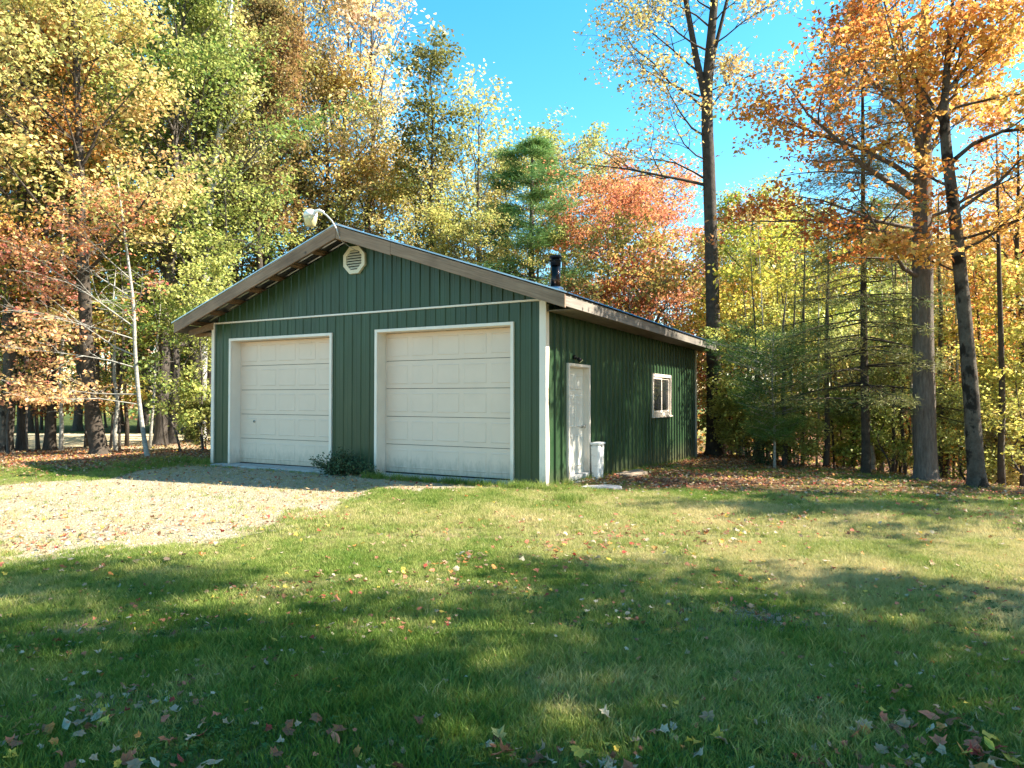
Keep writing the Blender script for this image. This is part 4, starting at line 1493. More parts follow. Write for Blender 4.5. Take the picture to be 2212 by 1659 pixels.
# ---- the wood: every tree of its own.  u, depth, kind, scale, height scale, rotation, bark, colour, second colour, label
T = [
    (722, 32.5, 'maple_b', .95, 1.38, 4.2, 'bark', PY, (0.62, 0.42, 0.26), 'tall pale pinkish gold maple bordering the blue gap on its left'),
    (452, 25.5, 'narrow', .95, .95, 2.9, 'bark_dark', (0.16, 0.22, 0.05), YG, 'narrow green tree with dark straight trunk beside the white birch'),
    (562, 24.5, 'narrow', .9, .95, 5.1, 'bark_dark', (0.20, 0.17, 0.06), BR, 'narrow brownish tree with dark trunk above the middle of the left roof slope'),
    # left group
    (12, 18.2, 'maple_a', .95, 1.0, 0.3, 'bark_blotch', (0.42, 0.42, 0.13), (0.60, 0.42, 0.18), 'yellow green maple with the leftmost trunk, its foot mottled with sunlight'),
    (48, 18.8, 'narrow', .75, .8, 1.1, 'bark', OL, YG, 'thin olive tree just right of the leftmost trunk'),
    (84, 19.2, 'sapling_a', 1.3, 1.7, 1.9, 'bark', LG, YG, 'slim green sapling, third stem from the left edge'),
    (112, 18.6, 'maple_b', .62, .72, 2.6, 'bark_dark', OR, GO, 'orange topped young maple before the pale road near the left edge'),
    (168, 30.0, 'broad_a', 1.1, 1.25, 4.0, 'bark', YG, LG, 'broad yellow green maple standing across the pale road'),
    (262, 29.5, 'broad_b', 1.1, 1.2, .7, 'bark', LG, GO, 'green and gold maple across the road behind the pink sapling'),
    (348, 21.0, 'maple_b', .98, .95, 5.0, 'bark', (0.16, 0.23, 0.05), YG, 'green maple with the thickest trunk of the clump left of the garage'),
    (372, 21.6, 'maple_a', .82, .95, 2.0, 'bark', (0.22, 0.27, 0.06), YG, 'pale barked maple in the middle of the clump left of the garage'),
    (410, 22.4, 'broad_a', .95, 1.05, 3.3, 'bark', GR, YG, 'green maple leaning right, nearest the garage wall on the left'),
    (300, 28.5, 'sapling_a', 1.9, 2.1, .3, 'bark_dark', GR, OL, 'dark green slender tree behind the pink sapling'),
    (455, 29.5, 'maple_b', 1.1, 1.15, 1.2, 'bark', YG, LG, 'tall yellow green maple above the left end of the roof'),
    (-60, 20.0, 'broad_b', 1.1, 1.15, .2, 'bark', PY, OR, 'gold maple filling the upper left corner'),
    (60, 29.0, 'maple_a', 1.1, 1.2, 2.1, 'bark', LG, GO, 'greenish gold maple rising behind the leftmost trunks'),
    (210, 28.5, 'maple_b', 1.1, 1.15, .9, 'bark', GO, YG, 'gold maple rising behind the big leaning trunk'),
    # birch and the trees over the left slope of the roof
    (510, 29.5, 'maple_a', .95, 1.08, 4.4, 'bark', LG, GR, 'green maple over the left slope of the roof'),
    (566, 28.5, 'narrow', 1.15, 1.1, 0.0, 'bark_dark', (0.17, 0.155, 0.05), (0.25, 0.18, 0.07), 'olive brown narrow tree with dark trunk above the left roof slope'),
    (700, 31.5, 'maple_b', 1.22, 1.03, 2.7, 'bark_dark', GO, YG, 'gold maple behind the ridge of the roof'),
    (625, 30.5, 'maple_a', 1.1, 1.42, 1.0, 'bark', (0.55, 0.42, 0.15), GO, 'tall pale gold maple left of the blue gap in the trees'),
    (790, 31.0, 'sparse', 1.35, 1.30, .8, 'bark', PY, (0.62, 0.42, 0.28), 'thin pale tree with pinkish leaves at the left edge of the blue gap'),
    (800, 32.0, 'broad_b', 1.1, 1.08, 4.9, 'bark', GO, YG, 'bushy gold maple right of the yard lamp'),
    (885, 30.0, 'broad_a', .90, .88, 1.9, 'bark', YG, GO, 'yellow green maple low behind the ridge right of the vent'),
    (938, 29.0, 'sparse_top', 1.12, .97, 2.2, 'bark_dark', (0.15, 0.15, 0.05), OL, 'dark olive tree with a tuft of leaves at its top below the blue gap'),
    (1045, 30.0, 'sparse', 1.0, .93, 3.0, 'bark', PY, YG, 'thin pale yellow tree left of the pine'),
    (1010, 26.5, 'broad_b', .70, .72, 2.5, 'bark', YG, GO, 'yellow maple between the olive tree and the pine'),
    (1085, 32.0, 'maple_b', .82, .80, 2.9, 'bark', YG, PY, 'pale yellow tree rising just behind the pine'),
    (1205, 36.0, 'broad_a', 1.25, 1.22, 1.4, 'bark', (0.30, 0.31, 0.10), YG, 'round topped olive tree right behind the pine'),
    (1300, 27.5, 'broad_b', .85, .88, 3.6, 'bark_dark', (0.50, 0.20, 0.10), (0.58, 0.27, 0.10), 'red maple with slim forked trunk right of the stove pipe'),
    (1405, 32.0, 'broad_a', 1.10, 1.10, 5.2, 'bark', (0.56, 0.22, 0.12), (0.60, 0.32, 0.16), 'large coral red maple behind the slim red maple'),
    (1490, 34.0, 'broad_b', 1.0, .92, .4, 'bark', PK, OR, 'pinkish maple left of the tall dark trunk'),
    (1350, 23.5, 'sapling_a', 1.2, 1.35, .4, 'bark', OL, OR, 'olive and orange young tree close behind the right eave'),
    (1450, 25.5, 'sapling_b', 1.5, 1.7, 2.4, 'bark', YG, RD_, 'mixed yellow and red young tree behind the right eave'),
    # right
    (1640, 24.5, 'maple_a', .78, .68, 1.7, 'bark_dark', (0.26, 0.32, 0.05), (0.45, 0.42, 0.06), 'bright yellow green maple right of the tall dark trunk'),
    (1700, 21.0, 'sapling_a', 1.25, 1.3, 3.9, 'bark_dark', (0.42, 0.42, 0.07), (0.55, 0.34, 0.06), 'yellow young maple behind the young pine'),
    (1800, 28.0, 'broad_b', 1.0, .92, 2.2, 'bark', OL, LG, 'olive green maple behind the thin spruce'),
    (1935, 27.0, 'broad_a', .95, .88, .6, 'bark', LG, OR, 'green maple with orange sprays left of the grey trunk'),
    (1900, 33.0, 'maple_b', .9, .85, 1.6, 'bark', OL, GO, 'distant olive and gold tree behind the thin spruce'),
    (2055, 24.0, 'broad_b', .95, .85, 5.5, 'bark', GO, OR, 'gold maple seen between the two big right trunks'),
    (2160, 23.5, 'broad_a', .85, .80, 3.1, 'bark', OR, GO, 'orange maple behind the rightmost big trunk'),
    (2205, 16.5, 'maple_a', .62, .66, 4.1, 'bark_dark', GO, OR, 'thin gold maple at the right edge of the picture'),
    (2360, 26.0, 'broad_b', 1.0, .80, 1.3, 'bark', GO, YG, 'wide gold maple cut by the right edge'),
    (1590, 33.0, 'broad_a', 1.0, .95, 1.3, 'bark', YG, OR, 'far yellow and orange maple right of the tall trunk'),
    (1700, 36.0, 'maple_b', 1.0, .95, 5.3, 'bark', GO, YG, 'far gold tree behind the dark spruce'),
    (2260, 30.0, 'maple_a', 1.1, 1.0, 3.3, 'bark', OR, GO, 'tall orange tree far behind the right edge'),
    (-190, 24.0, 'maple_b', 1.1, 1.1, 2.2, 'bark', YG, GO, 'yellow green maple beyond the left edge of the lawn'),
]
for u, dp, key, s, sz, rot, bark, c1, c2, lab in T:
    x, y = at(u, dp)
    nm = 'sapling' if key.startswith('sap') else ('maple_tree' if 'maple' in lab else 'forest_tree')
    put_tree(key, x, y, lab, 'tree', c1, c2, rot, s, sz, bark, 'trees of the autumn wood', nm)

# white birch: leaning pale trunk over the left slope of the roof
x, y = at(436, 22.8)
t = Tree(61)
rt3 = Vector((RT[0], RT[1], 0))
P = [(0, 0, 0)]
for u, v in ((438, 760), (441, 600), (448, 460), (462, 330), (476, 220), (486, 110), (492, 0), (500, -120)):
    q = rt3 * ((u - 436) / FPX * 22.8)
    P.append((q.x, q.y, 1.47 + (859 - v) / FPX * 22.8))
t.trunk(P, [.15, .14, .13, .12, .11, .09, .07, .05, .02], 10)
for z, l, u, ln in ((8.2, 1, .55, 2.4), (9.3, -1, .8, 2.2), (10.2, 1, .9, 2.0), (11.2, -.8, 1.0, 2.0), (12.2, .8, 1.2, 1.8), (13, -.5, 1.3, 1.6), (9.8, .3, .8, 2.0), (12.6, .3, 1.0, 1.6)):
    q, rr = t.on(z)
    t.limb(q, rt3 * l + Vector((FW[0], FW[1], 0)) * t.r.uniform(-.5, .5) + Vector((0, 0, u)), ln, rr * .5, 0, SPV)
t.leaves(5, .12, droop=1.0)
finish('birch', t)
put_tree('birch', x, y, 'white barked birch leaning right among the yellow green crowns above the left roof slope', 'tree', YG, PY, 0, 1, 1, 'bark_birch', 'trees of the autumn wood', 'birch_tree')

# trees to the right of the picture, whose shade falls on the lawn
OFF = [(13.2, -3.3, 'open_a', 1.0, 1.0, 0.2), (15.6, -5.6, 'open_b', 1.15, 1.2, 1.4), (12.0, -7.4, 'open_a', 1.0, .95, 2.2), (18.6, -2.6, 'open_b', 1.15, 1.2, 3.0),
       (12.8, 5.4, 'open_b', .85, .80, 4.1), (16.0, -10.0, 'open_a', 1.1, 1.1, 1.1)]
OLAB = ['maple just right of the view, nearest the sunny strip of lawn', 'broad maple right of the view beside the front lawn', 'maple right of the view, nearest the camera',
        'tall maple right of the view behind the nearest one', 'broad maple beyond the right edge at the lawn bend', 'maple right of the view behind the camera']
for (x, y, key, s, sz, rot), lab in zip(OFF, OLAB):
    put_tree(key, x, y, lab, 'tree', GO, OR, rot, s, sz, 'bark', 'trees right of the view', 'maple_tree')

# ---- saplings and shrubs of the understorey
US = [
    (1640, 20.5, 'sapling_b', .9, (0.42, 0.42, 0.10), YG), (1790, 21.5, 'sapling_b', .9, YG, GO), (1835, 20.5, 'sapling_b', 1.0, (0.40, 0.42, 0.12), YG),
    (1600, 20.9, 'shrub', .8, (0.36, 0.34, 0.08), YG), (1680, 18.6, 'shrub', .8, YG, OL), (1720, 17.3, 'shrub', .6, OL, YG), (1860, 18.2, 'shrub', .9, YG, LG), (1940, 20.4, 'sapling_b', 1.0, YG, PY),
    # u, depth, kind, scale, c1, c2
    (2170, 15.5, 'sapling_b', 1.0, (0.46, 0.36, 0.07), YG), (2100, 17.5, 'sapling_a', 1.0, (0.44, 0.30, 0.06), GO),
    (2225, 13.6, 'sapling_b', .75, (0.46, 0.38, 0.08), YG), (2050, 20.0, 'sapling_a', 1.3, OR, GO), (1985, 18.5, 'sapling_a', .8, OL, YG),
    (1930, 18.0, 'sapling_b', 1.0, (0.42, 0.44, 0.14), YG), 
    (1620, 23.0, 'sapling_b', 1.1, (0.45, 0.36, 0.07), YG), (1580, 24.0, 'sapling_a', 1.0, (0.50, 0.30, 0.06), YG),
    (1560, 27.0, 'sapling_a', 1.2, GR, LG), (2290, 17.0, 'sapling_a', .9, GO, YG), (2140, 22.0, 'sapling_a', 1.5, OR, GO), (2020, 24.0, 'sapling_a', 1.5, GO, OR),
    (1890, 22.5, 'sapling_a', 1.1, LG, YG), (1660, 27.0, 'sapling_a', 1.3, YG, GO), 
    (30, 18.6, 'sapling_a', 1.0, OL, GR), (240, 19.5, 'sapling_a', .95, LG, OR), (95, 18.9, 'sapling_a', .85, RD_, YG), (392, 18.2, 'sapling_b', .9, GR, YG),
    (440, 18.6, 'sapling_a', .85, YG, LG), (455, 30.0, 'sapling_b', 1.5, GO, OR), (425, 29.0, 'sapling_a', 1.2, GR, RD_), (330, 31.5, 'sapling_a', 1.2, LG, YG),
    (480, 30.0, 'sapling_a', 1.5, GR, LG), (-40, 20.0, 'sapling_b', 1.2, OR, YG), (20, 17.6, 'sapling_a', .9, PK, YG),
    (2190, 19.0, 'shrub', 1.3, YG, GO), (2075, 15.8, 'shrub', .9, (0.45, 0.46, 0.10), YG), 
    (1610, 22.0, 'shrub', 1.0, OL, YG), (2240, 15.0, 'shrub', 1.1, YG, PY), 
    (447, 19.0, 'shrub', .6, GR, OL), (400, 29.4, 'shrub', 1.2, GR, YG), (20, 30, 'sapling_a', 1.3, LG, YG), (120, 32, 'sapling_b', 1.5, YG, GR), (230, 33, 'sapling_a', 1.4, LG, GO), (350, 31, 'sapling_b', 1.5, GR, YG),
    (2120, 14.2, 'sapling_b', .62, (0.50, 0.48, 0.12), YG), (1925, 16.6, 'sapling_b', .7, (0.44, 0.46, 0.16), LG),
]
US = [(u_, d_, k_, s__, tuple(min(.6, q * 1.35) for q in a_) if (u_ > 1500 and a_ not in (OR, RD_)) else a_, b_) for (u_, d_, k_, s__, a_, b_) in US]
CN = {YG: 'yellow green', GR: 'dark green', OL: 'olive', OR: 'orange', GO: 'gold', PY: 'pale yellow', RD_: 'red', PK: 'pink', BR: 'brown', LG: 'green'}
REFS = [(-400, 60, 'at the left edge of the wood'), (60, 200, 'beside the big leaning trunk on the left'), (200, 330, 'beside the pink leaved young maple'), (330, 500, 'among the trunks just left of the garage'),
        (1500, 1600, 'right behind the rear corner of the garage'), (1600, 1720, 'below and behind the young pine'), (1720, 1840, 'between the young pine and the thin spruce'),
        (1840, 1960, 'around the foot of the thin spruce'), (1960, 2080, 'between the two big right trunks'), (2080, 2600, 'right of the rightmost big trunk')]
seen = {}
for i, (u, dp, key, s, c1, c2) in enumerate(US):
    x, y = at(u, dp)
    nm = 'shrub' if key == 'shrub' else 'sapling'
    ref = [r for a, c, r in REFS if a <= u < c][0]
    col = CN.get(c1, 'yellow' if c1[0] > .5 else ('pale green' if c1[0] > .3 else 'green'))
    if CN.get(c2, 'x') != col and c2 in CN:
        col = col + ' and ' + CN[c2]
    dist = 'nearest the lawn' if dp < 15 else 'near' if dp < 18.2 else ('midway' if dp < 24 else 'far')
    lab = '%s %s, %s, %s' % (col, 'low shrub' if nm == 'shrub' else ('bushy sapling' if key == 'sapling_b' else 'slender sapling'), dist, ref)
    seen.setdefault(lab, 0)
    seen[lab] += 1
    put_tree(key, x, y, lab, 'shrub' if nm == 'shrub' else 'sapling', c1, c2, i * 1.3, s, s * (1.0 + .15 * math.sin(i)), 'bark', 'shrubs and saplings of the understorey', nm)

# many thin bare stems at the edge of the wood, each one a thing
ST = [(u, d) for u, d in ((60, 18.0), (104, 19.6), (133, 18.4), (182, 19.8), (196, 20.6), (252, 18.6), (262, 19.2), (276, 20.4), (326, 19.6), (362, 20.2), (1648, 19.5), (1662, 20.2), (1676, 21.0), (1702, 19.6), (1716, 20.8),
                          (1800, 18.6), (1838, 18.2), (1905, 18.8), (1958, 17.2), (2040, 17.8), (2070, 16.4), (1630, 21.5), (1730, 18.0), (1765, 19.4), (1785, 17.5), (1822, 20.0), (1885, 17.8), (1925, 17.4), (1945, 19.0), (1975, 17.0), (2030, 16.2), (2060, 18.6), (2088, 15.0), (2130, 16.6), (2165, 13.6), (2192, 16.8), (1690, 17.6), (2148, 15.2), (2178, 15.8), (2202, 14.6), (1612, 23.0), (1590, 25))]
for i, (u, d) in enumerate(ST):
    rs = random.Random(300 + i)
    x, y = at(u, d)
    b = MB()
    hh = rs.uniform(4.5, 7.5)
    ln = rs.uniform(-.5, .3)
    r = rs.uniform(.025, .07)
    pts = [(rt3.x * ln * f + rs.gauss(0, .03), rt3.y * ln * f + rs.gauss(0, .03), hh * f) for f in (-.05, .1, .25, .4, .6, .8, 1)]
    b.tube(pts, [r * 1.3, r, r * .9, r * .8, r * .65, r * .45, .008], 7)
    for k in range(9):
        f = rs.uniform(.12, .9)
        q = Vector(pts[0]).lerp(Vector(pts[-1]), f)
        a = rs.uniform(0, 6.28)
        L = rs.uniform(.3, .8)
        v = Vector((math.cos(a), math.sin(a), rs.uniform(-.1, .5))).normalized()
        b.tube([q, q + v * L * .5, q + v * L + Vector((0, 0, -.05))], [.010, .007, .003], 3)
    o = b.build('dead_sapling', M[('bark', 'bark_dark', 'bark_pale')[i % 3]], None)
    o.location = (x, y, ter1(x, y))
    side = 'left' if u < 800 else 'right'
    ref = [r_ for a, c, r_ in REFS if a <= u < c][0]
    kindw = ('grey', 'dark', 'pale')[i % 3]
    tagp(o, '%s bare thin stem%s %s' % (kindw, ', leaning left,' if ln < -.2 else ', nearly upright,', ref), 'dead sapling', 'bare stems at the edge of the wood')


def part_twins(group):
    # things left with one label: say which is the left and which the right one
    by = {}
    for o in bpy.data.objects:
        if o.get('group') == group and not o.parent:
            by.setdefault(o['label'], []).append(o)
    side = lambda o: (o.location.x - CAM[0]) * RT[0] + (o.location.y - CAM[1]) * RT[1]
    ahead = lambda o: (o.location.x - CAM[0]) * FW[0] + (o.location.y - CAM[1]) * FW[1]
    for lab, obs in by.items():
        if len(obs) > 1:
            obs.sort(key=lambda o: side(o) / ahead(o))
            for w, o in zip(('leftmost ', 'next ', 'third ', 'fourth ') if len(obs) > 2 else ('left ', 'right '), obs):
                o['label'] = w + lab


part_twins('shrubs and saplings of the understorey')
part_twins('bare stems at the edge of the wood')


# ---- the far wood, one mass
def far_woods():
    g = np.random.default_rng(77)
    n = 170000
    u = g.uniform(-900, 3100, n)
    d = 30 + g.random(n) ** .8 * 34
    lat = (u - 1106) / FPX * d
    X = CAM[0] + FW[0] * d + RT[0] * lat
    Y = CAM[1] + FW[1] * d + RT[1] * lat
    top = 7.0 + 3.6 * wav(X, Y, 41, .22) + np.where((u > 1500), 2.0, 0)
    top = np.maximum(top, 2.5)
    zf = g.random(n) ** .85
    Z = ter(X, Y) - .2 + zf * (top - ter(X, Y))
    # clumping
    cl = np.sin(X * 1.3 + Z) + np.sin(Y * 1.1 - Z * 1.4) + np.sin(Z * 2.1 + X * .5) + g.normal(0, .5, n)
    k = cl > -.6
    lit_gap = (u < 470) & (d < 42) & (Z < 1.4 + .02 * d)
    k &= ~lit_gap
    X, Y, Z = X[k], Y[k], Z[k]
    n = len(X)
    P = np.stack([X, Y, Z], -1)
    nr = nrm(g.normal(0, .6, (n, 3)) + np.array([0, 0, .7]))
    tg = g.normal(0, 1, (n, 3))
    tg = nrm(tg - nr * (tg * nr).sum(-1, keepdims=True))
    bt = np.cross(nr, tg)
    sz = g.uniform(.18, .34, (n, 1))
    V = np.stack([P, P + tg * sz * .45 + bt * sz * .38 + nr * sz * .1, P + tg * sz, P + tg * sz * .45 - bt * sz * .38 + nr * sz * .1], 1)
    pal = np.array([YG, LG, GO, OL, OR, GR, PK, GO])
    f = (wav(X, Y, 43, .35) + wav(Z, X, 44, .4) + 1.6) / 3.2 + g.normal(0, .09, n)
    idx = np.clip((f * len(pal)).astype(int), 0, len(pal) - 1)
    C = np.minimum(pal[idx] * g.uniform(.7, 1.65, (n, 1)), .8)
    me = quads_mesh('far_woods', V, M['farleaf'], C)
    o = bpy.data.objects.new('far_woods', me)
    COL.objects.link(o)
    tagp(o, 'distant autumn wood reading as one mass behind the nearer trees', 'woods', None, 'stuff')
    b = MB()
    rs = random.Random(9)
    for i in range(120):
        u = rs.uniform(-600, 2800)
        dd = rs.uniform(30, 55)
        x, y = at(u, dd)
        z = ter1(x, y)
        r = rs.uniform(.07, .17)
        h = rs.uniform(7, 11)
        b.tube([(x, y, z - .3), (x + rs.gauss(0, .1), y, z + h * .5), (x + rs.gauss(0, .4), y, z + h)], [r, r * .8, r * .3], 6, False)
    o2 = b.build('far_trunks', M['bark'], None)
    tagp(o2, 'thin trunks of the distant wood', 'woods', None, 'stuff')


M['farleaf'] = m_leaf('far leaves', False, .6, .5)
far_woods()


# ------------------------------------------------------------------ scatters (geometry nodes): grass, weeds, small leaves
def tuft_mesh(name, seed, n, h, w, spread, m, leafy=False):
    r = random.Random(seed)
    V, F = [], []
    for i in range(n):
        a = r.uniform(0, 2 * PI)
        q = r.random() ** .6 * spread
        bx, by = q * math.cos(a), q * math.sin(a)
        hh = h * r.uniform(.55, 1.25)
        a2 = r.uniform(0, 2 * PI)
        ln = r.uniform(.15, .75) * hh
        dx, dy = math.cos(a2), math.sin(a2)
        a3 = r.uniform(0, 2 * PI)
        sx, sy = math.cos(a3) * w * .5, math.sin(a3) * w * .5
        b = len(V)
        if leafy:
            hh *= .5
            L = w * 4
            V += [(bx, by, 0), (bx + dx * ln + sx * 3, by + dy * ln + sy * 3, hh), (bx + dx * (ln + L), by + dy * (ln + L), hh * .8), (bx + dx * ln - sx * 3, by + dy * ln - sy * 3, hh)]
            F += [(b, b + 1, b + 2, b + 3)]
        else:
            V += [(bx - sx, by - sy, -.005), (bx + sx, by + sy, -.005), (bx + dx * ln * .4 + sx * .8, by + dy * ln * .4 + sy * .8, hh * .6),
                  (bx + dx * ln * .4 - sx * .8, by + dy * ln * .4 - sy * .8, hh * .6), (bx + dx * ln, by + dy * ln, hh)]
            F += [(b, b + 1, b + 2, b + 3), (b + 3, b + 2, b + 4)]
    me = bpy.data.meshes.new(name)
    me.from_pydata(V, [], F)
    me.materials.append(m)
    me.update()
    return bpy.data.objects.new(name, me)


def scatter(name, P, scale, tone, var, sources, label, cat, tilt=.0):
    n = len(P)
    me = bpy.data.meshes.new(name)
    me.vertices.add(n)
    me.vertices.foreach_set('co', P.astype(np.float32).ravel())
    g = np.random.default_rng(n)
    rot = np.stack([g.normal(0, tilt, n), g.normal(0, tilt, n), g.uniform(0, 6.283, n)], -1)
    for nm, ty, arr, key in (('rot', 'FLOAT_VECTOR', rot, 'vector'), ('scl', 'FLOAT', scale, 'value'), ('tone', 'FLOAT', tone, 'value'), ('var', 'INT', var, 'value')):
        a = me.attributes.new(nm, ty, 'POINT')
        a.data.foreach_set(key, np.asarray(arr, np.int32 if ty == 'INT' else np.float32).ravel())
    o = bpy.data.objects.new(name, me)
    COL.objects.link(o)
    ng = bpy.data.node_groups.new(name, 'GeometryNodeTree')
    ng.interface.new_socket('Geometry', in_out='INPUT', socket_type='NodeSocketGeometry')
    ng.interface.new_socket('Geometry', in_out='OUTPUT', socket_type='NodeSocketGeometry')
    gi, go = ng.nodes.new('NodeGroupInput'), ng.nodes.new('NodeGroupOutput')
    jn = ng.nodes.new('GeometryNodeJoinGeometry')

    def attr(nm, ty):
        a = ng.nodes.new('GeometryNodeInputNamedAttribute')
        a.data_type = ty
        a.inputs['Name'].default_value = nm
        return a.outputs['Attribute']
    ar, asc, av = attr('rot', 'FLOAT_VECTOR'), attr('scl', 'FLOAT'), attr('var', 'INT')
    for i, src in enumerate(sources):
        ip = ng.nodes.new('GeometryNodeInstanceOnPoints')
        oi = ng.nodes.new('GeometryNodeObjectInfo')
        oi.inputs['Object'].default_value = src
        oi.inputs['As Instance'].default_value = True
        cm = ng.nodes.new('FunctionNodeCompare')
        cm.data_type = 'INT'
        cm.operation = 'EQUAL'
        ng.links.new(av, cm.inputs[2])
        cm.inputs[3].default_value = i
        ng.links.new(gi.outputs[0], ip.inputs['Points'])
        ng.links.new(cm.outputs[0], ip.inputs['Selection'])
        ng.links.new(oi.outputs['Geometry'], ip.inputs['Instance'])
        ng.links.new(ar, ip.inputs['Rotation'])
        ng.links.new(asc, ip.inputs['Scale'])
        ng.links.new(ip.outputs[0], jn.inputs[0])
    ng.links.new(jn.outputs[0], go.inputs[0])
    md = o.modifiers.new('scatter', 'NODES')
    md.node_group = ng
    tagp(o, label, cat, None, 'stuff')
    return o


def free(x, y):
    """not under the garage or its sills"""
    return ~((x > -8.1) & (x < 0.06) & (y > -0.05) & (y < 10.8)) & ~((x > -7.9) & (x < -0.4) & (y > -.31) & (y < 0)) & ~((x > 0.55) & (x < 1.35) & (y > .1) & (y < .75))


def sample(n, d0, d1, pw, g, u0=-80, u1=2290):
    u = g.uniform(u0, u1, n)
    d = d0 + (d1 - d0) * g.random(n) ** pw
    lat = (u - 1106) / FPX * d
    return CAM[0] + FW[0] * d + RT[0] * lat, CAM[1] + FW[1] * d + RT[1] * lat


g = np.random.default_rng(3)
Xs, Ys = [], []
for n, a, b_ in ((30000, 1.9, 4.2), (48000, 4.2, 7.0), (50000, 7.0, 11.0), (45000, 11.0, 17.5)):
    x, y = sample(n, a, b_, .62, g)
    Xs.append(x)
    Ys.append(y)
# a margin of lawn outside the view
x = g.uniform(-14, 12, 26000)
y = g.uniform(-13, 9, 26000)
X, Y = np.concatenate(Xs + [x]), np.concatenate(Ys + [y])
lit = litter(X, Y)
crest = Y - np.interp(X, CX, CY)
patch = wav(X, Y, 51, 1.3) + .5 * wav(X, Y, 52, 4.0)
bare = np.exp(-(((X - 4.1) / .35) ** 2 + ((Y + 5.4) / .30) ** 2)) + .8 * np.exp(-(((X - 4.4) / .3) ** 2 + ((Y + 8.3) / .3) ** 2))
keep = free(X, Y) & ~(is_gravel(X, Y, .30) & (g.random(len(X)) < np.where(is_gravel(X + .25, Y - .25, .5) & is_gravel(X - .1, Y + .25, .4), .975, .45))) & (crest < .3) & (g.random(len(X)) > lit * 1.02) & (g.random(len(X)) > bare * 1.1) & ~((patch < -.75) & (g.random(len(X)) < .7)) & ~((wav(X, Y, 58, 2.6) > .0) & (Y < -7.2) & (g.random(len(X)) < .65)) & (X > -19)
X, Y = X[keep], Y[keep]
Z = ter(X, Y)
dcam = np.hypot(X - CAM[0], Y - CAM[1])
tone = np.clip(.42 + .24 * sstep(-6.0, -4.4, Y) * sstep(.8, -1.2, Y) * sstep(-2.5, 0.5, X) + .26 * wav(X, Y, 53, .9) + .18 * wav(X, Y, 54, 3.5) + g.normal(0, .17, len(X)) + .20 * sstep(4.2, 7, dcam) * sstep(13, 9, dcam), 0, 1)  # paler, strawier grass where the sun strip lies: its brightness put into colour
sc = g.uniform(.55, 1.15, len(X)) * (1 + .28 * wav(X, Y, 55, 1.6) + .22 * wav(X, Y, 57, 7.0))
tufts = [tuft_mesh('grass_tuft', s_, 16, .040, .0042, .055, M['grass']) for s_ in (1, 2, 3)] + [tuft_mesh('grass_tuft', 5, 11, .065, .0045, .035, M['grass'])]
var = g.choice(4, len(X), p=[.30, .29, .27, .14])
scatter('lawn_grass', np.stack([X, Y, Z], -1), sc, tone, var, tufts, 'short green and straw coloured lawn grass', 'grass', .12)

# low broad leaved weeds, thick near the camera
x, y = sample(17000, 1.9, 7.5, 1.1, g)
k = (wav(x, y, 61, 1.5) + g.normal(0, .5, len(x)) > .1) & ~is_gravel(x, y) & (g.random(len(x)) < sstep(7.4, 4.0, np.hypot(x - CAM[0], y - CAM[1])))
x, y = x[k], y[k]
scatter('lawn_weeds', np.stack([x, y, ter(x, y)], -1), g.uniform(.5, 1.1, len(x)), g.random(len(x)), g.choice(2, len(x)),
        [tuft_mesh('weed_rosette', 8, 9, .05, .0060, .035, M['weed'], True), tuft_mesh('weed_rosette', 9, 7, .06, .0075, .045, M['weed'], True)],
        'low broad leaved weeds and clover in the front lawn', 'weeds', .15)

# straw and sparse grass on the gravel, and the rough fringe of it
x = g.uniform(-15, .2, 30000)
y = g.uniform(-11, -.2, 30000)
gr = is_gravel(x, y, .26)
edge = gr & ~is_gravel(x, y, .9)
pch = wav(x, y, 71, 1.8)
k = gr & free(x, y) & ((g.random(len(x)) < .25 + .45 * np.clip(pch, 0, 1)) | edge)
x, y = x[k], y[k]
scatter('dry_grass', np.stack([x, y, ter(x, y) + .008], -1), g.uniform(.35, .85, len(x)), g.random(len(x)), g.choice(2, len(x)),
        [tuft_mesh('straw_tuft', 21, 9, .045, .0055, .06, M['drygrass']), tuft_mesh('straw_tuft', 22, 7, .08, .005, .05, M['drygrass'])],
        'thin dry grass growing through the gravel', 'grass', .2)


# pebbles
def pebble(seed):
    r = random.Random(seed)
    bm = bmesh.new()
    bmesh.ops.create_icosphere(bm, subdivisions=1, radius=.014)
    for v in bm.verts:
        v.co *= r.uniform(.75, 1.2)
        v.co.z *= .6
    me = bpy.data.meshes.new('pebble')
    bm.to_mesh(me)
    bm.free()
    me.materials.append(M['pebble'])
    return bpy.data.objects.new('pebble', me)


M['pebble'] = m_inst('pebbles', [(.2, (.13, .12, .10)), (.5, (.30, .28, .24)), (.8, (.50, .47, .42))], 0.0, 30)
x = g.uniform(-15, .2, 42000)
y = g.uniform(-11, -.2, 42000)
x2 = 4.1 + g.normal(0, .26, 1500)
y2 = -5.4 + g.normal(0, .20, 1500)
k = is_gravel(x, y, .26) & free(x, y)
x, y = np.concatenate([x[k], x2]), np.concatenate([y[k], y2])
scatter('gravel_stones', np.stack([x, y, ter(x, y) + .010], -1), np.where(x > 3, .33, 1.0) * g.uniform(.3, 1.1, len(x)) ** 1.5, np.where(x > 3, .2, 1.0) * g.random(len(x)), g.choice(3, len(x)), [pebble(i) for i in (1, 2, 3)],
        'loose pale stones of the gravel driveway', 'gravel', .4)

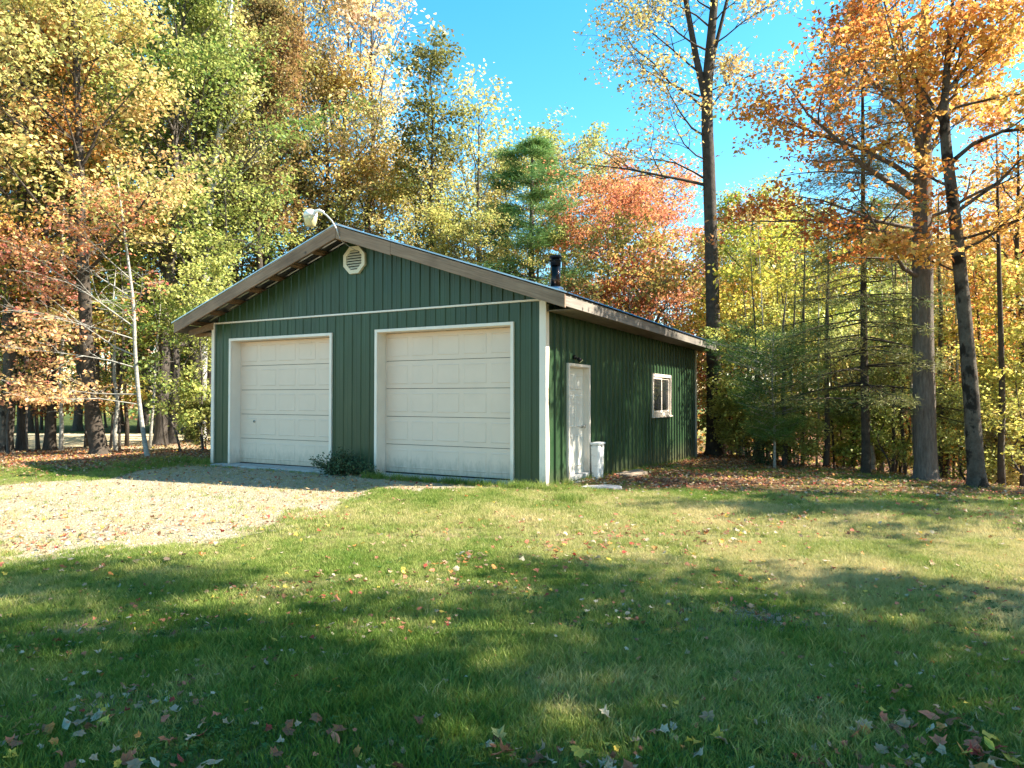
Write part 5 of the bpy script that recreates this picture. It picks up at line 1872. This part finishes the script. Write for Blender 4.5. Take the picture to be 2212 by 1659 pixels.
# tall grass along wall feet
x = np.concatenate([g.uniform(-.5, .5, 160), g.uniform(.0, .25, 200), g.uniform(-3.5, .2, 500), g.uniform(-10, -8, 400), g.normal(1.0, .12, 90)])
y = np.concatenate([g.uniform(-.5, -.1, 160), g.uniform(0, 10, 200), g.uniform(-.55, -.27, 500), g.uniform(-1.5, .5, 400), g.normal(-1.3, .12, 90)])
k = free(x, y)
x, y = x[k], y[k]
scatter('tall_grass', np.stack([x, y, ter(x, y)], -1), g.uniform(.5, 1.2, len(x)), g.uniform(0, .6, len(x)), g.choice(1, len(x)),
        [tuft_mesh('grass_clump', 31, 14, .12, .0045, .05, M['grass'])], 'longer grass along the foot of the garage walls', 'grass', .15)


# ------------------------------------------------------------------ fallen leaves
def leaf_shape(kind, seed):
    """outline of one fallen leaf, lobed and curled: vertices and triangles"""
    r = random.Random(seed)
    if kind == 'maple':
        ang = [-90, -60, -28, -8, 14, 30, 58, 74, 90, 106, 122, 150, 166, 188, 208, 240]
        rad = [.40, .52, .78, .60, .95, .62, .70, .64, 1.02, .64, .70, .62, .95, .60, .78, .52]
    else:
        ang = [-90, -50, -15, 20, 55, 90, 125, 160, 195, 230]
        rad = [.95, .60, .46, .44, .55, 1.1, .55, .44, .46, .60]
    curl = r.uniform(.25, 1.0) * r.choice((1, 1, -1))
    fx = r.uniform(-.5, .5)
    V = [(0, 0, 0)]
    for a, q in zip(ang, rad):
        q *= r.uniform(.88, 1.08)
        x, y = q * math.cos(R(a)), q * math.sin(R(a))
        V.append((x * (1 - .18 * abs(curl)), y, curl * x * x * .7 + fx * .4 * y * abs(y) + r.uniform(-.11, .11)))
    n = len(ang)
    F = [(0, 1 + k, 1 + (k + 1) % n) for k in range(n)]
    mz = min(v[2] for v in V)
    return np.array(V) - np.array([0, 0, mz]), F


SHAPES = [leaf_shape('maple', s_) for s_ in range(1, 8)] + [leaf_shape('oval', s_) for s_ in range(20, 23)]
LC = {'rust brown': (.24, .105, .055), 'tan': (.36, .25, .155), 'pale buff': (.43, .36, .25), 'coral red': (.50, .17, .10), 'yellow': (.58, .42, .07), 'orange': (.52, .22, .06), 'crimson': (.32, .05, .035), 'olive green': (.24, .25, .09)}
CNAMES = list(LC)
PROB = np.array([.27, .27, .13, .11, .07, .07, .05, .03])


def rotm(rx, ry, rz):
    return np.array(Matrix.Rotation(rz, 3, 'Z') @ Matrix.Rotation(ry, 3, 'Y') @ Matrix.Rotation(rx, 3, 'X'))


# candidate places: sparse over the lawn, thick where the litter lies
g = np.random.default_rng(5)
xa, ya = sample(6500, 2.3, 8.5, 1.1, g)
xb = g.uniform(-16, 11, 110000)
yb = g.uniform(-9, 14, 110000)
pb = litter(xb, yb) * .90 + .045 + .035 * (np.hypot(xb - 1, yb + 1.5) < 3.5) + (.03 + .10 * (yb > -2.6)) * is_gravel(xb, yb)
k = (g.random(110000) < pb)
xb, yb = xb[k], yb[k]
clump = (wav(xa, ya, 81, 2.2) + .6 * wav(xa, ya, 82, 6.0) + g.normal(0, .25, len(xa))) > .25
xa, ya = xa[clump], ya[clump]
xl, yl_ = sample(9000, 14.0, 19.0, 1, g, -60, 520)
k = g.random(9000) < litter(xl, yl_)
xn, yn = sample(2000, 2.2, 5.4, .62, g)
kn = wav(xn, yn, 58, 2.6) + g.normal(0, .2, len(xn)) > .05
X = np.concatenate([xa, xb, xl[k], xn[kn]])
Y = np.concatenate([ya, yb, yl_[k], yn[kn]])
ok = free(X, Y) & ~((X > -8.7) & (X < 0) & (Y > -.2) & (Y < 11)) & (Y - np.interp(X, CX, CY) < 3)
X, Y = X[ok], Y[ok]
D = (X - CAM[0]) * FW[0] + (Y - CAM[1]) * FW[1]
LAT = (X - CAM[0]) * RT[0] + (Y - CAM[1]) * RT[1]
U = LAT / np.maximum(D, .01) * FPX + 1106
inview = (D > 2.55) & (U > 5) & (U < 2207)
order = np.argsort(np.where(inview, D, 999))
big = order[:300]
rest = order[300:]
SZ = g.uniform(.020, .044, len(X))
SZ[D < 5.4] *= .66
SZ[big] = .018 + .032 * g.random(300) ** 1.5
CI = g.choice(len(CNAMES), len(X), p=PROB / PROB.sum())
SI = g.choice(len(SHAPES), len(X), p=[.12] * 7 + [.16 / 3] * 3)
# big ones: objects sharing mesh data
LM = {}
for ci, cn in enumerate(CNAMES):
    for si, (V, F) in enumerate(SHAPES):
        me = bpy.data.meshes.new('fallen_leaf')
        me.from_pydata([tuple(v) for v in V], [], F)
        me.materials.append(M['fallen'])
        me.update()
        a = me.attributes.new('tone', 'FLOAT_COLOR', 'POINT')
        c = np.array(LC[cn]) * (0.85 + .05 * si)
        T_ = np.ones((len(V), 4), np.float32)
        T_[:, :3] = c
        T_[0, :3] = c * .8
        a.data.foreach_set('color', T_.ravel())
        LM[ci, si] = me
for i in big:
    ci, si = int(CI[i]), int(SI[i])
    o = bpy.data.objects.new('fallen_leaf', LM[ci, si])
    COL.objects.link(o)
    x, y = float(X[i]), float(Y[i])
    o.location = (x, y, ter1(x, y) + random.uniform(.026, .050))
    o.rotation_euler = (random.gauss(0, .42), random.gauss(0, .42), random.uniform(0, 6.28))
    s_ = float(SZ[i])
    o.scale = (s_, s_, s_)
    d, u = D[i], U[i]
    row = 'at the bottom edge' if d < 2.75 else ('close to the camera' if d < 3.0 else ('a little further in' if d < 3.35 else ('in the front lawn' if d < 5.2 else 'in the middle of the lawn')))
    cl = 'far left' if u < 440 else ('left of centre' if u < 880 else ('at the centre' if u < 1330 else ('right of centre' if u < 1770 else 'far right')))
    lab = 'fallen %s%s %s leaf in the grass, %s, %s' % ('small ' if s_ < .021 else ('large ' if s_ > .031 else ''), CNAMES[ci], 'maple' if si < 7 else 'oval', cl, row)
    tagp(o, lab, 'leaf', 'fallen leaves on the front lawn, ' + lab[7:])
# the rest in one mesh
vs_, fs_, cs_ = [], [], []
off = 0
gz = ter(X, Y)
for i in rest:
    V, F = SHAPES[int(SI[i])]
    if D[i] > 9:
        V = V * 1.0
    Rm = rotm(random.gauss(0, .35), random.gauss(0, .35), random.uniform(0, 6.28))
    Q = (V * SZ[i]) @ Rm.T + np.array([X[i], Y[i], gz[i] + random.uniform(.010, .045)])
    vs_.append(Q)
    fs_.append(np.array(F) + off)
    c = np.array(LC[CNAMES[int(CI[i])]]) * random.uniform(.7, 1.2)
    cs_.append(np.tile(c, (len(V), 1)))
    off += len(V)
VV, FF, CC = np.concatenate(vs_), np.concatenate(fs_), np.concatenate(cs_)
me = bpy.data.meshes.new('leaf_litter')
me.vertices.add(len(VV))
me.vertices.foreach_set('co', VV.astype(np.float32).ravel())
me.loops.add(len(FF) * 3)
me.loops.foreach_set('vertex_index', FF.astype(np.int32).ravel())
me.polygons.add(len(FF))
me.polygons.foreach_set('loop_start', np.arange(len(FF), dtype=np.int32) * 3)
me.materials.append(M['fallen'])
me.update(calc_edges=True)
a = me.attributes.new('tone', 'FLOAT_COLOR', 'POINT')
a.data.foreach_set('color', np.concatenate([CC, np.ones((len(CC), 1))], 1).astype(np.float32).ravel())
o = bpy.data.objects.new('leaf_litter', me)
COL.objects.link(o)
tagp(o, 'carpet of rust and tan fallen leaves under the trees and along the walls', 'leaf litter', None, 'stuff')


# ------------------------------------------------------------------ bushes at the garage front
def weed_bush(x, y, seed, n, h, r, leaf, lab, name='bush'):
    rs = random.Random(seed)
    root = empty(name, (x, y, ter1(x, y)), lab, 'bush')
    b = MB()
    A = []
    for i in range(n):
        a = rs.uniform(0, 6.28)
        q = rs.random() * r
        tip = Vector((math.cos(a) * q, math.sin(a) * q * .45 - .02, h * rs.uniform(.5, 1.1) * (1 - .45 * q / r)))
        base = Vector((math.cos(a) * q * .3, math.sin(a) * q * .15, 0))
        mid = base.lerp(tip, .5) + Vector((0, 0, .05))
        b.tube([base, mid, tip], [.004, .003, .0015], 4)
        for k in range(7):
            A.append((*(mid.lerp(tip, k / 6)), .035))
            A.append((*(base.lerp(mid, k / 7)), .05))
    b.build('stem', M['bark_dark'], root)
    gg = np.random.default_rng(seed)
    A = np.repeat(np.array(A), 3, 0)
    m = len(A)
    P = A[:, :3] + gg.normal(0, 1, (m, 3)) * A[:, 3:4]
    P[:, 2] = np.maximum(P[:, 2], .02)
    nr = nrm(gg.normal(0, .5, (m, 3)) + np.array([0, -.3, .7]))
    tg = gg.normal(0, 1, (m, 3))
    tg = nrm(tg - nr * (tg * nr).sum(-1, keepdims=True))
    bt = np.cross(nr, tg)
    sz = leaf * gg.uniform(.6, 1.3, (m, 1))
    V = np.stack([P, P + tg * sz * .45 + bt * sz * .3, P + tg * sz, P + tg * sz * .45 - bt * sz * .3], 1)
    T_ = np.stack([gg.random(m), gg.random(m), gg.random(m)], -1)
    me = quads_mesh('foliage', V, M['bush'], T_)
    o = bpy.data.objects.new('foliage', me)
    COL.objects.link(o)
    o.parent = root
    o.color = (.040, .065, .030, 1)
    o['second_colour'] = [.075, .115, .045]
    return root


weed_bush(-4.12, -.30, 1, 110, .52, .72, .042, 'dark leafy weed bush growing between the two overhead doors')
weed_bush(-3.38, -.32, 2, 7, .34, .14, .040, 'small straggly weed at the left foot of the right overhead door')
weed_bush(2.15, 8.6, 3, 30, .8, .7, .05, 'leafless looking scrub by the rear corner on the leafy slope')
